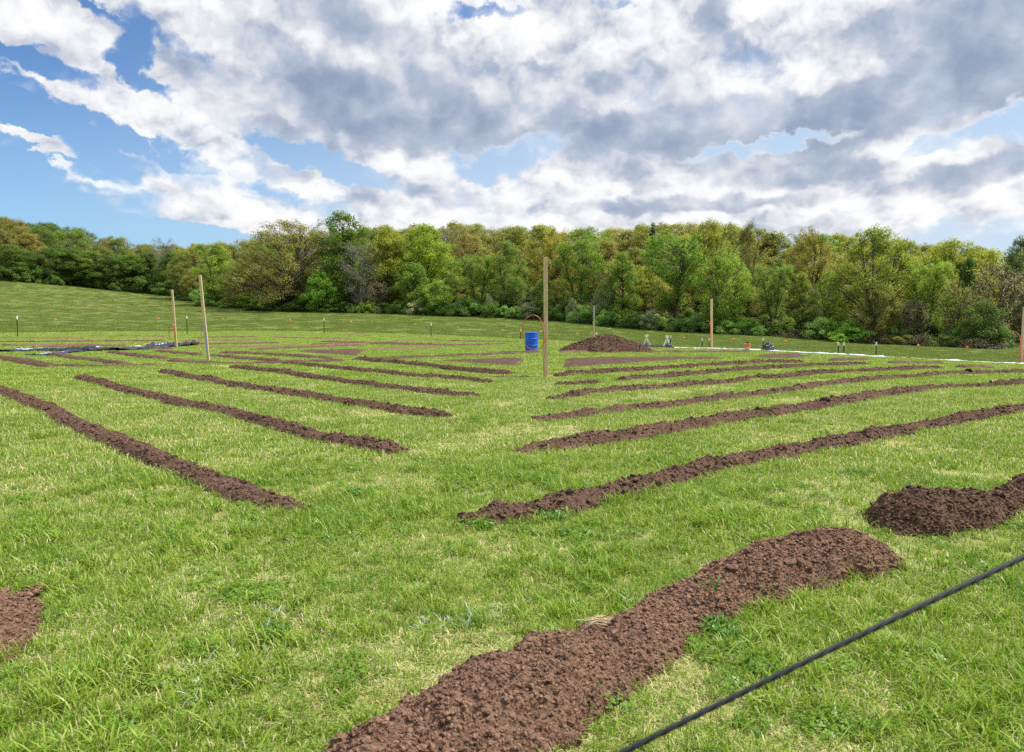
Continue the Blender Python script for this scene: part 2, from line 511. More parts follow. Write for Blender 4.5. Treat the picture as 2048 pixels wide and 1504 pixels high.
def at_dist(px, Y):
    """ground point in the direction of a photograph column at forward distance Y"""
    x = (px - 1024) / F * Y
    return np.array([x, Y, float(ground(np.array(x), np.array(float(Y))))])


# ------------------------------------------------------------------ ground sheet
def build_ground():
    rad = np.concatenate([[0.0], np.geomspace(0.6, 60, 330), np.geomspace(60.6, 520, 250), [700, 1000, 1500, 2200]])
    fine = np.radians(np.linspace(-48, 48, 481)); coarse = np.radians(np.linspace(-180, 180, 121)[:-1])
    ang = np.sort(np.concatenate([fine, coarse[np.abs(coarse) > math.radians(48.5)]]))
    R, A = np.meshgrid(rad, ang, indexing='ij')
    X, Y = R * np.sin(A), R * np.cos(A)
    Z = ground(X, Y); Z[R > 519] = ground(X, Y)[R > 519] * 0.6
    nr, na = R.shape
    i = np.arange(nr - 1)[:, None] * na; j = np.arange(na)[None, :]; j2 = (j + 1) % na
    q = np.stack([i + j, i + j2, i + na + j2, i + na + j], -1).reshape(-1, 4)[:, ::-1]
    el = edge(EDGE_LAWN, X, Y) + 0.5 * perlin(X * 0.3, Y * 0.3, 21) * np.clip(R / 40, 0, 1)
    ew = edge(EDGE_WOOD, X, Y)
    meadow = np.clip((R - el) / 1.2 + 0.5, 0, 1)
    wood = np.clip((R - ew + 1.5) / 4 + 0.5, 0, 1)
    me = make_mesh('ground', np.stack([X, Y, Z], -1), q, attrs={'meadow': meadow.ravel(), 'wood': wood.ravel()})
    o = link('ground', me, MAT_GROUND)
    tag(o, 'green mown lawn running into a rough olive meadow that climbs at one side', 'ground', kind='structure')


def ground_colors(k, pos):
    """lawn colour by place; blades and soil sheet share it"""
    n_big = k.noise(pos, 0.35, 4, 0.6); n_mid = k.noise(pos, 1.7, 4, 0.6); n_fine = k.noise(pos, 9, 3, 0.6)
    return n_big, n_mid, n_fine


def mat_ground():
    m, k, out = new_mat('ground_turf')
    pos = k.node('ShaderNodeNewGeometry').outputs['Position']
    nb, nm, nf = ground_colors(k, pos)
    tiny = k.noise(pos, 55, 3, 0.7)
    lawn = k.mix(k.ramp(nm, .35, .65), GRASS_A, GRASS_B)
    lawn = k.mix(k.math('MULTIPLY', k.ramp(nb, .46, .66), .75), lawn, GRASS_DRY)
    lawn = k.mix(k.ramp(tiny, .45, .75), lawn, STRAW)
    lawn = k.mix(k.ramp(tiny, .42, .22), lawn, THATCH)
    mpos = k.vmath('MULTIPLY', pos, (0.8, 1.0, 1.0))
    mb = k.noise(mpos, 0.045, 4, 0.6); mf = k.noise(mpos, 1.3, 6, 0.75); mm = k.noise(mpos, 0.16, 4, 0.6)
    mead = k.mix(k.ramp(mb, .38, .62), MEADOW_A, MEADOW_B)
    mead = k.mix(k.math('MULTIPLY', k.ramp(mm, .5, .7), .6), mead, MEADOW_C)
    mead = k.mix(k.math('MULTIPLY', k.ramp(mf, .5, .75), .6), mead, MEADOW_DRY)
    mead = k.mix(k.math('MULTIPLY', k.ramp(mf, .45, .25), .25), mead, THATCH)
    mead = k.mix(1.0, mead, (.86, .86, .86), 'MULTIPLY')
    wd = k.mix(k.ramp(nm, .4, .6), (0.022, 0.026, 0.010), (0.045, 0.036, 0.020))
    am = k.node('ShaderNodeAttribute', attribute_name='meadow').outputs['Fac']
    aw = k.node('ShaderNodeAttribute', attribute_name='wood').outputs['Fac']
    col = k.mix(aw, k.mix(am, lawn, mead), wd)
    bump = k.node('ShaderNodeBump', {'Strength': 0.9, 'Distance': 0.06, 'Height': k.noise(pos, 22, 6, 0.7)})
    p = k.node('ShaderNodeBsdfPrincipled', {'Base Color': col, 'Roughness': 0.9, 'Specular IOR Level': 0.1, 'Normal': bump})
    k.l.new(p.outputs[0], out.inputs[0])
    return m


GRASS_A = (0.172, 0.250, 0.026); GRASS_B = (0.245, 0.315, 0.042); GRASS_DRY = (0.36, 0.34, 0.110)
STRAW = (0.42, 0.37, 0.18); THATCH = (0.070, 0.075, 0.022)
MEADOW_A = (0.134, 0.192, 0.038); MEADOW_B = (0.156, 0.178, 0.046); MEADOW_C = (0.122, 0.186, 0.036); MEADOW_DRY = (0.178, 0.186, 0.060)
MAT_GROUND = mat_ground()
build_ground()


# ------------------------------------------------------------------ soil
def mat_soil(name, a, b, dark, wet=0.68):
    m, k, out = new_mat(name)
    pos = k.node('ShaderNodeNewGeometry').outputs['Position']
    n1 = k.noise(pos, 2.2, 5, 0.65); n2 = k.noise(pos, 34, 5, 0.7); n3 = k.noise(pos, 160, 2, 0.6)
    c = k.mix(k.ramp(n2, .38, .64), a, b)
    dry = k.noise(k.vmath('ADD', pos, (7.3, 2.1, 0.0)), 1.6, 4, 0.6)
    c = k.mix(k.math('MULTIPLY', k.ramp(dry, .50, .68), .45), c, k.mix(1.0, b, (1.35, 1.32, 1.3), 'MULTIPLY'))
    c = k.mix(k.math('MULTIPLY', k.ramp(n1, .55, .68), wet), c, dark)
    c = k.mix(k.math('MULTIPLY', k.ramp(n2, .47, .33), .8), c, dark)
    vor = k.node('ShaderNodeTexVoronoi', {'Vector': pos, 'Scale': 95.0}, feature='F1')
    pale = k.math('MULTIPLY', k.ramp(k.node('ShaderNodeSeparateColor', {0: vor.outputs['Color']}).outputs[0], .90, .95), k.ramp(vor.outputs['Distance'], .45, .30))
    c = k.mix(k.math('MULTIPLY', pale, .75), c, (0.32, 0.24, 0.18))
    h = k.math('ADD', k.math('MULTIPLY', n2, .8), k.math('ADD', k.math('MULTIPLY', n3, .35), k.math('MULTIPLY', k.node('ShaderNodeTexVoronoi', {'Vector': pos, 'Scale': 60.0}, feature='F1').outputs[0], -.5)))
    cr = k.node('ShaderNodeAttribute', attribute_name='crumb').outputs['Fac']
    c = k.mix(k.math('MULTIPLY', cr, .85), c, k.mix(1.0, b, (1.55, 1.5, 1.45), 'MULTIPLY'))
    bump = k.node('ShaderNodeBump', {'Strength': 1.0, 'Distance': 0.030, 'Height': h})
    p = k.node('ShaderNodeBsdfPrincipled', {'Base Color': c, 'Roughness': 0.95, 'Specular IOR Level': 0.12, 'Normal': bump})
    k.l.new(p.outputs[0], out.inputs[0])
    return m


SOIL = mat_soil('soil_brown', (0.136, 0.075, 0.047), (0.235, 0.140, 0.092), (0.034, 0.020, 0.015))
SOIL_DARK = mat_soil('soil_dark_brown', (0.086, 0.049, 0.032), (0.155, 0.092, 0.061), (0.023, 0.0145, 0.0115))
SOIL_PALE = mat_soil('soil_raked_brown', (0.078, 0.046, 0.031), (0.124, 0.076, 0.053), (0.038, 0.023, 0.018), .5)


def crumbs(X, Y, Z, ok, n, s0, s1, seed):
    """loose clods lying on a soil surface: vertices and triangles"""
    rng = np.random.default_rng(seed)
    t = (1 + 5 ** .5) / 2
    B = np.array([(-1, t, 0), (1, t, 0), (-1, -t, 0), (1, -t, 0), (0, -1, t), (0, 1, t), (0, -1, -t), (0, 1, -t), (t, 0, -1), (t, 0, 1), (-t, 0, -1), (-t, 0, 1)]) / math.sqrt(1 + t * t)
    T = np.array([(0, 11, 5), (0, 5, 1), (0, 1, 7), (0, 7, 10), (0, 10, 11), (1, 5, 9), (5, 11, 4), (11, 10, 2), (10, 7, 6), (7, 1, 8), (3, 9, 4), (3, 4, 2), (3, 2, 6), (3, 6, 8), (3, 8, 9), (4, 9, 5), (2, 4, 11), (6, 2, 10), (8, 6, 7), (9, 8, 1)])
    idx = rng.choice(np.flatnonzero(ok.ravel()), n)
    c = np.stack([X.ravel()[idx], Y.ravel()[idx], Z.ravel()[idx]], -1)
    r = s0 * (s1 / s0) ** (rng.random(n) ** 2.4)
    a = rng.random(n) * 6.283; ca, sa = np.cos(a), np.sin(a)
    V = B[None] * (1 + .32 * rng.normal(0, 1, (n, 12, 1)).clip(-1.2, 1.2)) * (r[:, None] * (.75 + .5 * rng.random((n, 1))))[:, :, None] * np.array([1.15, .85, .72])
    V = np.stack([V[..., 0] * ca[:, None] - V[..., 1] * sa[:, None], V[..., 0] * sa[:, None] + V[..., 1] * ca[:, None], V[..., 2]], -1)
    V = V + c[:, None, :] + np.array([0, 0, .25]) * r[:, None, None]
    tone = np.repeat(np.clip(rng.random(n) ** 1.5 - .12, 0, 1), 12)
    return V.reshape(-1, 3), tone, (T[None] + (np.arange(n) * 12)[:, None, None]).reshape(-1, 3)


# where soil lies: no grass there
MASK_C = 0.06; MASK_X0, MASK_Y0 = -60.0, 1.0; MASK_N = (2000, 1600)
soil_mask = np.zeros(MASK_N, np.uint8)


def stamp(pts, hw, d_end=None):
    hw = np.asarray(hw, float)
    if d_end is not None: hw = np.minimum(hw, d_end + .01)
    for (x, y), w in zip(pts, hw):
        n = int(w / MASK_C) + 1
        i, j = int((x - MASK_X0) / MASK_C), int((y - MASK_Y0) / MASK_C)
        i0, i1, j0, j1 = max(i - n, 0), min(i + n + 1, MASK_N[0]), max(j - n, 0), min(j + n + 1, MASK_N[1])
        if i0 >= i1 or j0 >= j1: continue
        ii, jj = np.ogrid[i0:i1, j0:j1]
        soil_mask[i0:i1, j0:j1] |= (((ii - i) ** 2 + (jj - j) ** 2) * MASK_C ** 2 <= w * w)


def in_soil(x, y):
    i = ((x - MASK_X0) / MASK_C).astype(int); j = ((y - MASK_Y0) / MASK_C).astype(int)
    ok = (i >= 0) & (i < MASK_N[0]) & (j >= 0) & (j < MASK_N[1])
    r = np.zeros(x.shape, bool); r[ok] = soil_mask[i[ok], j[ok]] > 0
    return r


def smooth_line(P, step):
    P = np.asarray(P, float)
    s = np.concatenate([[0], np.cumsum(np.hypot(*np.diff(P[:, :2], axis=0).T))])
    n = max(6, int(s[-1] / step)); t = np.linspace(0, s[-1], n)
    L = np.stack([np.interp(t, s, P[:, c]) for c in range(P.shape[1])], -1)
    win = max(3, int(0.10 * n) | 1)
    kern = np.hanning(win + 2)[1:-1]; kern /= kern.sum(); h = win // 2
    out = L.copy()
    for c in range(P.shape[1]):
        pad = np.concatenate([2 * L[0, c] - L[h:0:-1, c], L[:, c], 2 * L[-1, c] - L[-2:-h - 2:-1, c]])
        out[:, c] = np.convolve(pad, kern, 'valid')
    return out, t


RIDGES = []


def ridge(pix, width, height, label, seed, mat=None, res=None, group=None, name='soil_row', blunt=0.5, rough=1.0, clods=True, loose=(0, .01, .03)):
    """a bank of soil along pixels (px, py[, width factor, height factor]) of the photograph"""
    P = []
    for p in pix:
        g = at(p[0], p[1]); P.append((g[0], g[1], p[2] if len(p) > 2 else 1.0, p[3] if len(p) > 3 else 1.0))
    dist = min(math.hypot(p[0], p[1]) for p in P)
    res = res or min(0.10, max(0.012, dist * 0.0028))
    L, t = smooth_line(P, res)
    n = len(L); tot = t[-1]
    d = np.gradient(L[:, :2], axis=0); d /= np.linalg.norm(d, axis=1, keepdims=True) + 1e-9
    nx, ny = -d[:, 1], d[:, 0]
    m = max(9, int(2.4 * width / max(res, width * 0.04)) | 1)
    m = min(m, 121)
    u = np.linspace(-1.25, 1.25, m)
    endw = np.clip(np.minimum(t, tot - t) / (blunt * width + 1e-6), 0, 1)
    endf = np.sqrt(np.clip(1 - (1 - endw) ** 2, 0, 1))
    wob = fbm(t * 1.3 / max(width, .3), t * 0 + seed, seed, 4)
    wloc = width / 2 * L[:, 2] * (0.35 + 0.65 * endf) * (1 + 0.28 * rough * wob)
    hloc = height * L[:, 3] * endf * (1 + 0.45 * rough * fbm(t * 0.9 / max(width, .3) + 5, t * 0, seed + 3, 3))
    cen = 0.10 * width * rough * fbm(t * 1.0 / max(width, .3), t * 0 + 9, seed + 8, 3)
    U, T = np.meshgrid(u, t); W = wloc[:, None]
    X = L[:, 0:1] + nx[:, None] * (U * W + cen[:, None]); Y = L[:, 1:2] + ny[:, None] * (U * W + cen[:, None])
    ragged = 0.22 * fbm(X * 4.5, Y * 4.5, seed + 4, 4) + 0.12 * perlin(X * 14, Y * 14, seed + 6)
    prof = np.clip(1 - np.abs(U) ** 2 + ragged * (0.3 + np.abs(U)), -0.4, 1.3)
    prof = np.where(prof > 0, np.abs(prof) ** 0.85, prof)
    H = hloc[:, None] * prof
    k = np.clip(prof * 2.5, 0, 1) * np.clip(endf * 1.5, 0, 1)[:, None]
    H = H + k * rough * height * (0.30 * fbm(X * 3.2, Y * 3.2, seed + 1, 3))
    amp = min(height * 0.4, 0.045) * rough * (.50 if res < .012 else .8)
    wd, wid = worley(X * 11, Y * 11, seed + 2); wd2, wid2 = worley(X * 24, Y * 24, seed + 12)
    lump = np.clip(0.5 - wd, 0, 1) * (wid > 0.45) * wid
    lump2 = np.clip(0.5 - wd2, 0, 1) * (wid2 > 0.35) * wid2
    fine = fbm(X * 16, Y * 16, seed + 7, 4, 0.6) + (.45 * fbm(X * 52, Y * 52, seed + 14, 3, .6) if res < .03 else 0)
    H = H + k * amp * ((1.7 * lump if clods else 0) + (0.9 * lump2 if clods else 0) + 0.6 * fine)
    H = np.where(prof <= 0.02, -0.035 + 0.0 * H, H)
    Z = ground(X, Y) + H
    i = np.arange(n - 1)[:, None] * m; j = np.arange(m - 1)[None, :]
    q = np.stack([i + j, i + j + 1, i + m + j + 1, i + m + j], -1).reshape(-1, 4)
    V, tris = np.stack([X, Y, Z], -1).reshape(-1, 3), None
    tone = np.zeros(len(V))
    if loose[0]:
        V2, tone2, tris = crumbs(X, Y, np.maximum(Z, ground(X, Y) - .004), ((prof > .02) | ((prof > -.5) & (np.random.default_rng(seed).random(prof.shape) < .16))) & (np.abs(U) < 1.24) & (endf[:, None] > .12), loose[0], loose[1], loose[2], seed)
        if res < .012:                                      # a few fist-sized clods among the crumbs
            V3, tone3, t3 = crumbs(X, Y, Z, prof > .1, 70, .014, .034, seed + 50)
            tris = np.concatenate([tris, t3 + len(V2)]); V2 = np.concatenate([V2, V3]); tone2 = np.concatenate([tone2, tone3 * .5])
        tris = tris + len(V); V = np.concatenate([V, V2]); tone = np.concatenate([tone, tone2])
    me = make_mesh(name, V, q[:, ::-1], tris, attrs={'crumb': tone})
    if tris is not None: me.polygons.foreach_set('use_smooth', np.arange(len(me.polygons)) < len(q))
    o = link(name, me, mat or (SOIL_DARK if name == 'soil_row' else SOIL))
    tag(o, label, 'soil row' if name == 'soil_row' else name.replace('_', ' '), group)
    dend = np.minimum(t, tot - t)
    stamp(L[:, :2] + np.stack([nx, ny], -1) * cen[:, None], wloc * (.82 + .18 * np.sign(fbm(t * 2.1, t * 0 + 4, seed + 40, 3) + .12)) * (0.58 if res < .012 else .52) * (endf > .35), d_end=dend)
    RIDGES.append((L, wloc))
    return o


def flat_bed(outline, height, label, seed, mat=None, name='soil_bed', res=None):
    """a raked sheet of soil inside an outline of photograph pixels"""
    P = np.array([at(*p)[:2] for p in outline]); c = P.mean(0)
    dist = np.hypot(P[:, 0], P[:, 1]).min(); res = res or max(0.05, dist * 0.004)
    x0, y0 = P.min(0) - .3; x1, y1 = P.max(0) + .3
    xs = np.arange(x0, x1 + res, res); ys = np.arange(y0, y1 + res, res)
    X, Y = np.meshgrid(xs, ys)
    inside = np.zeros(X.shape, bool); dmin = np.full(X.shape, 9e9)
    for k in range(len(P)):
        a, b = P[k - 1], P[k]
        cond = ((a[1] > Y) != (b[1] > Y)) & (X < (b[0] - a[0]) * (Y - a[1]) / (b[1] - a[1] + 1e-12) + a[0]); inside ^= cond
        ab = b - a; tt = np.clip(((X - a[0]) * ab[0] + (Y - a[1]) * ab[1]) / (ab @ ab + 1e-12), 0, 1)
        dmin = np.minimum(dmin, np.hypot(X - a[0] - tt * ab[0], Y - a[1] - tt * ab[1]))
    sd = np.where(inside, dmin, -dmin) + 0.12 * fbm(X * 3, Y * 3, seed, 4)
    H = height * np.clip(sd / 0.35, -0.4, 1) + np.clip(sd / .2, 0, 1) * 0.04 * fbm(X * 3.3, Y * 3.3, seed + 2, 5, .6)
    H = np.where(sd < 0, np.minimum(H, -0.03), H)
    Z = ground(X, Y) + H
    ny_, nx_ = X.shape
    keep = (sd > -0.3)
    i = np.arange(ny_ - 1)[:, None] * nx_; j = np.arange(nx_ - 1)[None, :]
    q = np.stack([i + j, i + j + 1, i + nx_ + j + 1, i + nx_ + j], -1).reshape(-1, 4)
    q = q[keep.ravel()[q].any(1)]
    used = np.unique(q); remap = np.full(X.size, -1); remap[used] = np.arange(len(used))
    V = np.stack([X, Y, Z], -1).reshape(-1, 3)[used]
    o = link(name, make_mesh(name, V, remap[q]), mat or SOIL_PALE)
    tag(o, label, 'soil bed')
    s = (sd > 0.05)
    stamp(np.stack([X[s], Y[s]], -1), np.full(int(s.sum()), res))
    return o
GL = 'soil rows slanting down to the left of the aisle'; GR = 'soil rows slanting up to the right of the aisle'
GF = 'thin soil lines at the far end of the lawn'; GM = 'short soil rows behind the left-hand rows'
# the big foreground mounds
ridge([(560, 1690, .8, .5), (785, 1575, .92, .8), (918, 1488, .95, 1.05), (1042, 1410, .92, 1.15), (1170, 1336, .86, .98), (1275, 1278, .78, .75), (1350, 1232, .66, .70), (1440, 1196, .72, .8), (1545, 1155, .90, 1.05),
       (1650, 1128, 1.08, 1.5), (1730, 1124, 1.02, 1.15), (1806, 1126, .7, .4)],
      .63, .152, 'large reddish brown soil mound across the front with a pale straw wisp on it', 11, res=.0075, loose=(26000, .0024, .0125), name='soil_mound', group='crumbly mounds nearest the camera', rough=1.15)
ridge([(1772, 1064, .75, .7), (1830, 1052, .95, 1.25), (1890, 1042, 1.0, 1.55), (1960, 1030, .82, .85), (2040, 1004, .75, .75), (2120, 972, .9, 1.2), (2260, 930, .9, 1.0)],
      .58, .170, 'dark brown soil mound at the right edge behind the first mound', 23, SOIL_DARK, res=.010, loose=(14000, .003, .018), name='soil_mound', group='crumbly mounds nearest the camera', rough=1.3)
ridge([(82, 1242, 1., .9), (30, 1250, 1.05, 1.0), (-60, 1256, 1.0, 1.0), (-330, 1262, 1, 1)],
      1.12, .085, 'end of a reddish soil mound cut off by the left edge of the photo', 31, res=.0085, loose=(9000, .0026, .013), name='soil_mound', group='crumbly mounds nearest the camera', blunt=.18)
# rows left of the aisle
L = 'soil row left of the aisle, '
ridge([(-160, 742), (0, 782), (100, 822), (150, 852), (250, 893), (330, 930), (430, 972), (520, 1003), (604, 1024, .8, .7)], .37, 0.082, 'longest brown soil row left of the aisle, reaching nearest the camera', 41, group=GL, loose=(4500, .006, .028), rough=1.25)
ridge([(160, 756), (250, 782), (350, 806), (450, 826), (560, 856), (650, 880), (730, 895), (806, 908)], .37, 0.086, L + 'second from the front, ending in a dark clod', 42, group=GL, loose=(4500, .006, .028), rough=1.25)
ridge([(325, 745), (450, 769), (560, 786), (650, 801), (750, 816), (830, 829), (896, 837)], .37, 0.086, L + 'third from the front', 43, SOIL_DARK, group=GL, loose=(4500, .006, .028), rough=1.25)
ridge([(468, 736), (560, 745), (650, 760), (760, 775), (870, 788), (960, 797)], .37, 0.086, L + 'fourth from the front', 44, SOIL_DARK, group=GL, loose=(4500, .006, .028), rough=1.25)
ridge([(570, 728), (650, 735), (750, 745), (850, 755), (930, 761), (984, 766)], .37, 0.086, L + 'fifth from the front', 45, group=GL, loose=(4500, .006, .028), rough=1.25)
ridge([(712, 719), (760, 724), (830, 730), (900, 739), (960, 745), (1022, 750, 1.5, 1.0)], .37, 0.103, L + 'sixth from the front with a wide dumped end', 46, SOIL_DARK, group=GL, loose=(4500, .006, .028), rough=1.25)
# rows right of the aisle
R = 'soil row right of the aisle, '
ridge([(915, 1047, .5, .4), (980, 1040, 1., .7), (1060, 1028, 1.15, 1.0), (1130, 1016, 1.1, 1.0), (1200, 998, .95, .9), (1280, 978), (1350, 958), (1440, 933), (1540, 914), (1620, 902), (1700, 884), (1790, 871), (1860, 856), (1940, 838), (2048, 822), (2300, 785)],
      .37, .092, 'longest dark soil row right of the aisle, first behind the big mounds', 51, SOIL_DARK, group=GR, loose=(5500, .006, .028), rough=1.35)
ridge([(1033, 907, .7, .6), (1100, 900, 1.1, 1), (1180, 888), (1280, 873), (1380, 855), (1480, 839), (1590, 823), (1690, 806), (1760, 793), (1830, 782), (1890, 776, .8, .7), (1960, 774, .6, .45), (2048, 767), (2300, 750)],
      .46, .105, R + 'second from the front, carrying a black clod', 52, SOIL_DARK, group=GR, loose=(5500, .006, .028), rough=1.35)
ridge([(1066, 843, .7, .6), (1150, 834), (1250, 824), (1350, 812), (1400, 805), (1500, 794), (1590, 782), (1650, 772), (1740, 760), (1800, 756, .7, .5), (1920, 748), (2048, 745), (2300, 735)], .37, 0.090, R + 'third from the front', 53, SOIL_DARK, group=GR, loose=(5500, .006, .028), rough=1.35)
ridge([(1095, 799, .7, .6), (1160, 792), (1250, 782), (1350, 775), (1450, 767), (1520, 759), (1570, 755), (1640, 747), (1700, 745, .7, .6), (1760, 742), (1880, 737)], .37, 0.090, R + 'fourth from the front', 54, SOIL_DARK, group=GR, loose=(5500, .006, .028), rough=1.35)
ridge([(1113, 773, .9), (1160, 769), (1200, 766, .7, .6)], .37, 0.077, 'short stub of a soil row by the tall post, with a gap behind it', 55, SOIL_DARK, group=GR, loose=(5500, .006, .028), rough=1.35)
ridge([(1238, 763), (1265, 760), (1330, 755), (1430, 745), (1520, 738), (1600, 734), (1700, 730), (1737, 730)], .37, 0.086, R + 'fifth from the front, beginning past a gap', 56, SOIL_DARK, group=GR, loose=(5500, .006, .028), rough=1.35)
ridge([(1112, 753, .7, .5), (1140, 749), (1220, 745), (1290, 740), (1380, 735), (1470, 729), (1520, 727), (1606, 725)], .37, 0.095, R + 'sixth from the front, along the raked bed', 57, SOIL_DARK, group=GR, loose=(5500, .006, .028), rough=1.35)
for k, (pp, lab) in enumerate([([(1660, 722), (1700, 721), (1735, 721)], 'small soil heap line below the lone fence post by the silver sheet'),
                               ([(1780, 727), (1830, 727), (1885, 728)], 'short soil row near the silver sheet, second along from the right end'),
                               ([(1918, 736), (1950, 736), (1988, 737)], 'short dark soil row nearest the silver sheet at the right end'),
                               ([(2008, 745), (2030, 745), (2070, 744)], 'stub of soil at the right edge below the wooden post')]):
    ridge(pp, .45, .10, lab, 60 + k, SOIL_DARK, group='short soil rows beside the silver sheet')
# behind the left rows
M = 'short soil row '
for k, (pp, lab) in enumerate([([(-120, 703), (0, 717), (55, 727, 1.2, 1.3), (108, 735)], M + 'at the left edge in front of the black plastic'),
                               ([(105, 710), (150, 718), (200, 724), (262, 733)], M + 'starting at the torn corner of the black plastic'),
                               ([(222, 706), (270, 713), (330, 719)], M + 'behind, between the plastic sheet and the blue-hosed post'),
                               ([(318, 704), (350, 707), (398, 712)], M + 'between the two left posts'),
                               ([(345, 722, 1.2), (380, 725, 1.3, .7), (430, 727, 1.4, .6), (520, 729, 1.2, .5)], 'trampled spread of soil at the foot of the blue-hosed post'),
                               ([(418, 713), (450, 715), (500, 720), (560, 724)], M + 'just right of the blue-hosed post'),
                               ([(440, 707), (480, 708), (550, 711), (660, 719)], M + 'running right behind the blue-hosed post'),
                               ([(110, 734, .6), (200, 733, .5, .4), (345, 730, .6, .4)], 'faint thin trail of soil crossing in front of the short left rows'),
                               ([(980, 755, .5, .3), (1040, 755, .6, .3), (1086, 756, .7, .4)], 'faint trail of soil leading to the foot of the tallest post')]):
    ridge(pp, .45, .11, lab, 70 + k, group=GM, res=.07)
ridge([(500, 727, .8), (580, 725, 1.3), (690, 722, 1.0)], .6, .07, 'flat spread of raked soil between the fourth and fifth left rows', 80, SOIL_PALE, group=GM, res=.08)
ridge([(705, 721, .8), (780, 718, 1.1), (900, 713, 1.0), (1030, 708, .8)], .55, .08, 'long flat band of raked soil leading towards the blue barrel', 81, SOIL_PALE, group=GM, res=.08)
flat_bed([(862, 722), (940, 720), (1000, 718), (1051, 718), (1047, 725), (1032, 733), (1000, 731), (940, 726)], .07, 'wedge of raked brown soil left of the tallest post, blunt end to the aisle', 82)
flat_bed([(1128, 719), (1200, 717), (1320, 716), (1450, 716), (1445, 718), (1300, 724), (1205, 731), (1124, 737)], .07, 'long wedge of raked brown soil right of the tallest post', 83)
flat_bed([(590, 704), (660, 702), (730, 700), (716, 709), (722, 712), (650, 708)], .09, 'small wedge of raked soil far behind the left rows', 84)
flat_bed([(1506, 713), (1530, 709), (1600, 709), (1625, 713), (1570, 718), (1530, 717)], .06, 'rounded patch of raked soil beside the black heap on the silver sheet', 85)
# far thin lines
far = [[(-40, 677), (60, 677), (170, 678)], [(-40, 685), (120, 684), (330, 682)], [(-40, 692), (60, 692), (200, 690)], [(60, 696), (150, 694), (255, 692)],
       [(360, 683), (430, 682), (525, 681)], [(365, 690), (450, 689), (560, 687)], [(400, 698), (480, 696), (600, 692)], [(500, 701), (600, 696), (725, 692)],
       [(560, 697), (660, 692), (765, 687)], [(620, 690), (700, 687), (800, 686)], [(720, 702), (800, 699), (880, 696)], [(640, 684), (750, 687), (870, 690)],
       [(540, 675), (620, 677), (705, 678)], [(730, 688), (830, 691), (920, 692), (1010, 689)], [(790, 683), (850, 681), (900, 682)], [(895, 683), (960, 684), (1040, 685)],
       [(1088, 690), (1100, 690), (1116, 690)], [(1000, 707), (1040, 706), (1082, 706)], [(1120, 706), (1150, 705), (1180, 705)], [(1295, 706), (1380, 705), (1500, 705)],
       [(180, 673), (260, 673), (335, 674)], [(380, 676), (450, 675), (520, 675)], [(690, 671), (720, 671), (745, 672)], [(200, 698), (280, 697), (345, 699)]]
far_w = ['at the far left below the first metal post', 'passing far behind the black plastic, the long one', 'close behind the black plastic at the left edge', 'just behind the crest of the black plastic',
         'furthest of three right of the orange-hosed post', 'middle of three right of the orange-hosed post', 'nearest of three right of the orange-hosed post', 'rising to the right behind the small raked wedge',
         'meeting the small wedge from beyond', 'short one beyond the small raked wedge', 'just right of the small raked wedge', 'sloping down to the right in the far middle',
         'below the third metal post', 'sagging line that ends behind the barrel', 'tiny one below the fourth metal post', 'just left of the orange loop',
         'tiny one by the small white stake', 'in front of the blue barrel', 'at the left foot of the big soil pile', 'leaving the big soil pile to the right',
         'short one left of the orange-hosed post', 'short one right below the second metal post', 'speck of a row at the edge of the meadow', 'in front of the orange-hosed post']
for k, (pp, lw) in enumerate(zip(far, far_w)):
    ridge(pp, .42, .10, 'thin brown soil line ' + lw, 90 + k, SOIL_DARK if k % 2 else SOIL, group=GF, res=.12, clods=False)


def pile(px, py_base, w, h, label):
    """the big conical heap"""
    c = at(px, py_base); hw = w / 2; res = 0.03
    xs = np.arange(-hw * 1.25, hw * 1.25, res); ys = np.arange(-hw * .95, hw * .95, res)
    X, Y = np.meshgrid(xs, ys)
    r = np.hypot((X + .12 * hw * (Y / hw)) / hw, Y / (hw * .72)); th = np.arctan2(Y, X)
    r = r * (1 + .09 * fbm(np.cos(th) * 1.5 + 3, np.sin(th) * 1.5, 5, 4)) * np.where(X < 0, 1 + .04 * (X / hw), 1)
    prof = np.clip(1.06 - r, -0.2, 1)
    cone = np.where(prof > 0, h * 1.12 * (prof / 1.06) ** .86, -0.05)
    cone = np.minimum(cone, h * (0.93 + .08 * fbm(X * 1.2, Y * 1.2, 3, 3)) - 0.12 * h * r * 0)
    gul = np.abs(perlin(th * 4.5 + 0.6 * perlin(X * 2, Y * 2, 6), r * 1.1, 7)) * .09
    k = np.clip(prof * 4, 0, 1)
    wd, wid = worley(X * 6, Y * 6, 4)
    Z = cone + k * (-gul * np.clip(1.2 - r, 0, 1) + .10 * fbm(X * 2.2, Y * 2.2, 8, 5, .6) + .10 * np.clip(.5 - wd, 0, 1) * (wid > .5))
    X2, Y2 = X + c[0], Y + c[1]
    ny_, nx_ = X.shape; q = None
    i = np.arange(ny_ - 1)[:, None] * nx_; j = np.arange(nx_ - 1)[None, :]
    q = np.stack([i + j, i + j + 1, i + nx_ + j + 1, i + nx_ + j], -1).reshape(-1, 4)
    q = q[(prof.ravel()[q] > -0.12).any(1)]
    used = np.unique(q); remap = np.full(X.size, -1); remap[used] = np.arange(len(used))
    V = np.stack([X2, Y2, ground(X2, Y2) + Z], -1).reshape(-1, 3)[used]
    V2, tone, tr = crumbs(X2, Y2, ground(X2, Y2) + Z, prof > .05, 8000, .010, .046, 9)
    o = link('soil_pile', make_mesh('soil_pile', np.concatenate([V, V2]), remap[q], tr + len(V), attrs={'crumb': np.concatenate([np.zeros(len(V)), tone])}), SOIL_DARK)
    tag(o, label, 'soil pile')
    s = prof > .03
    stamp(np.stack([X2[s], Y2[s]], -1), np.full(int(s.sum()), .06))


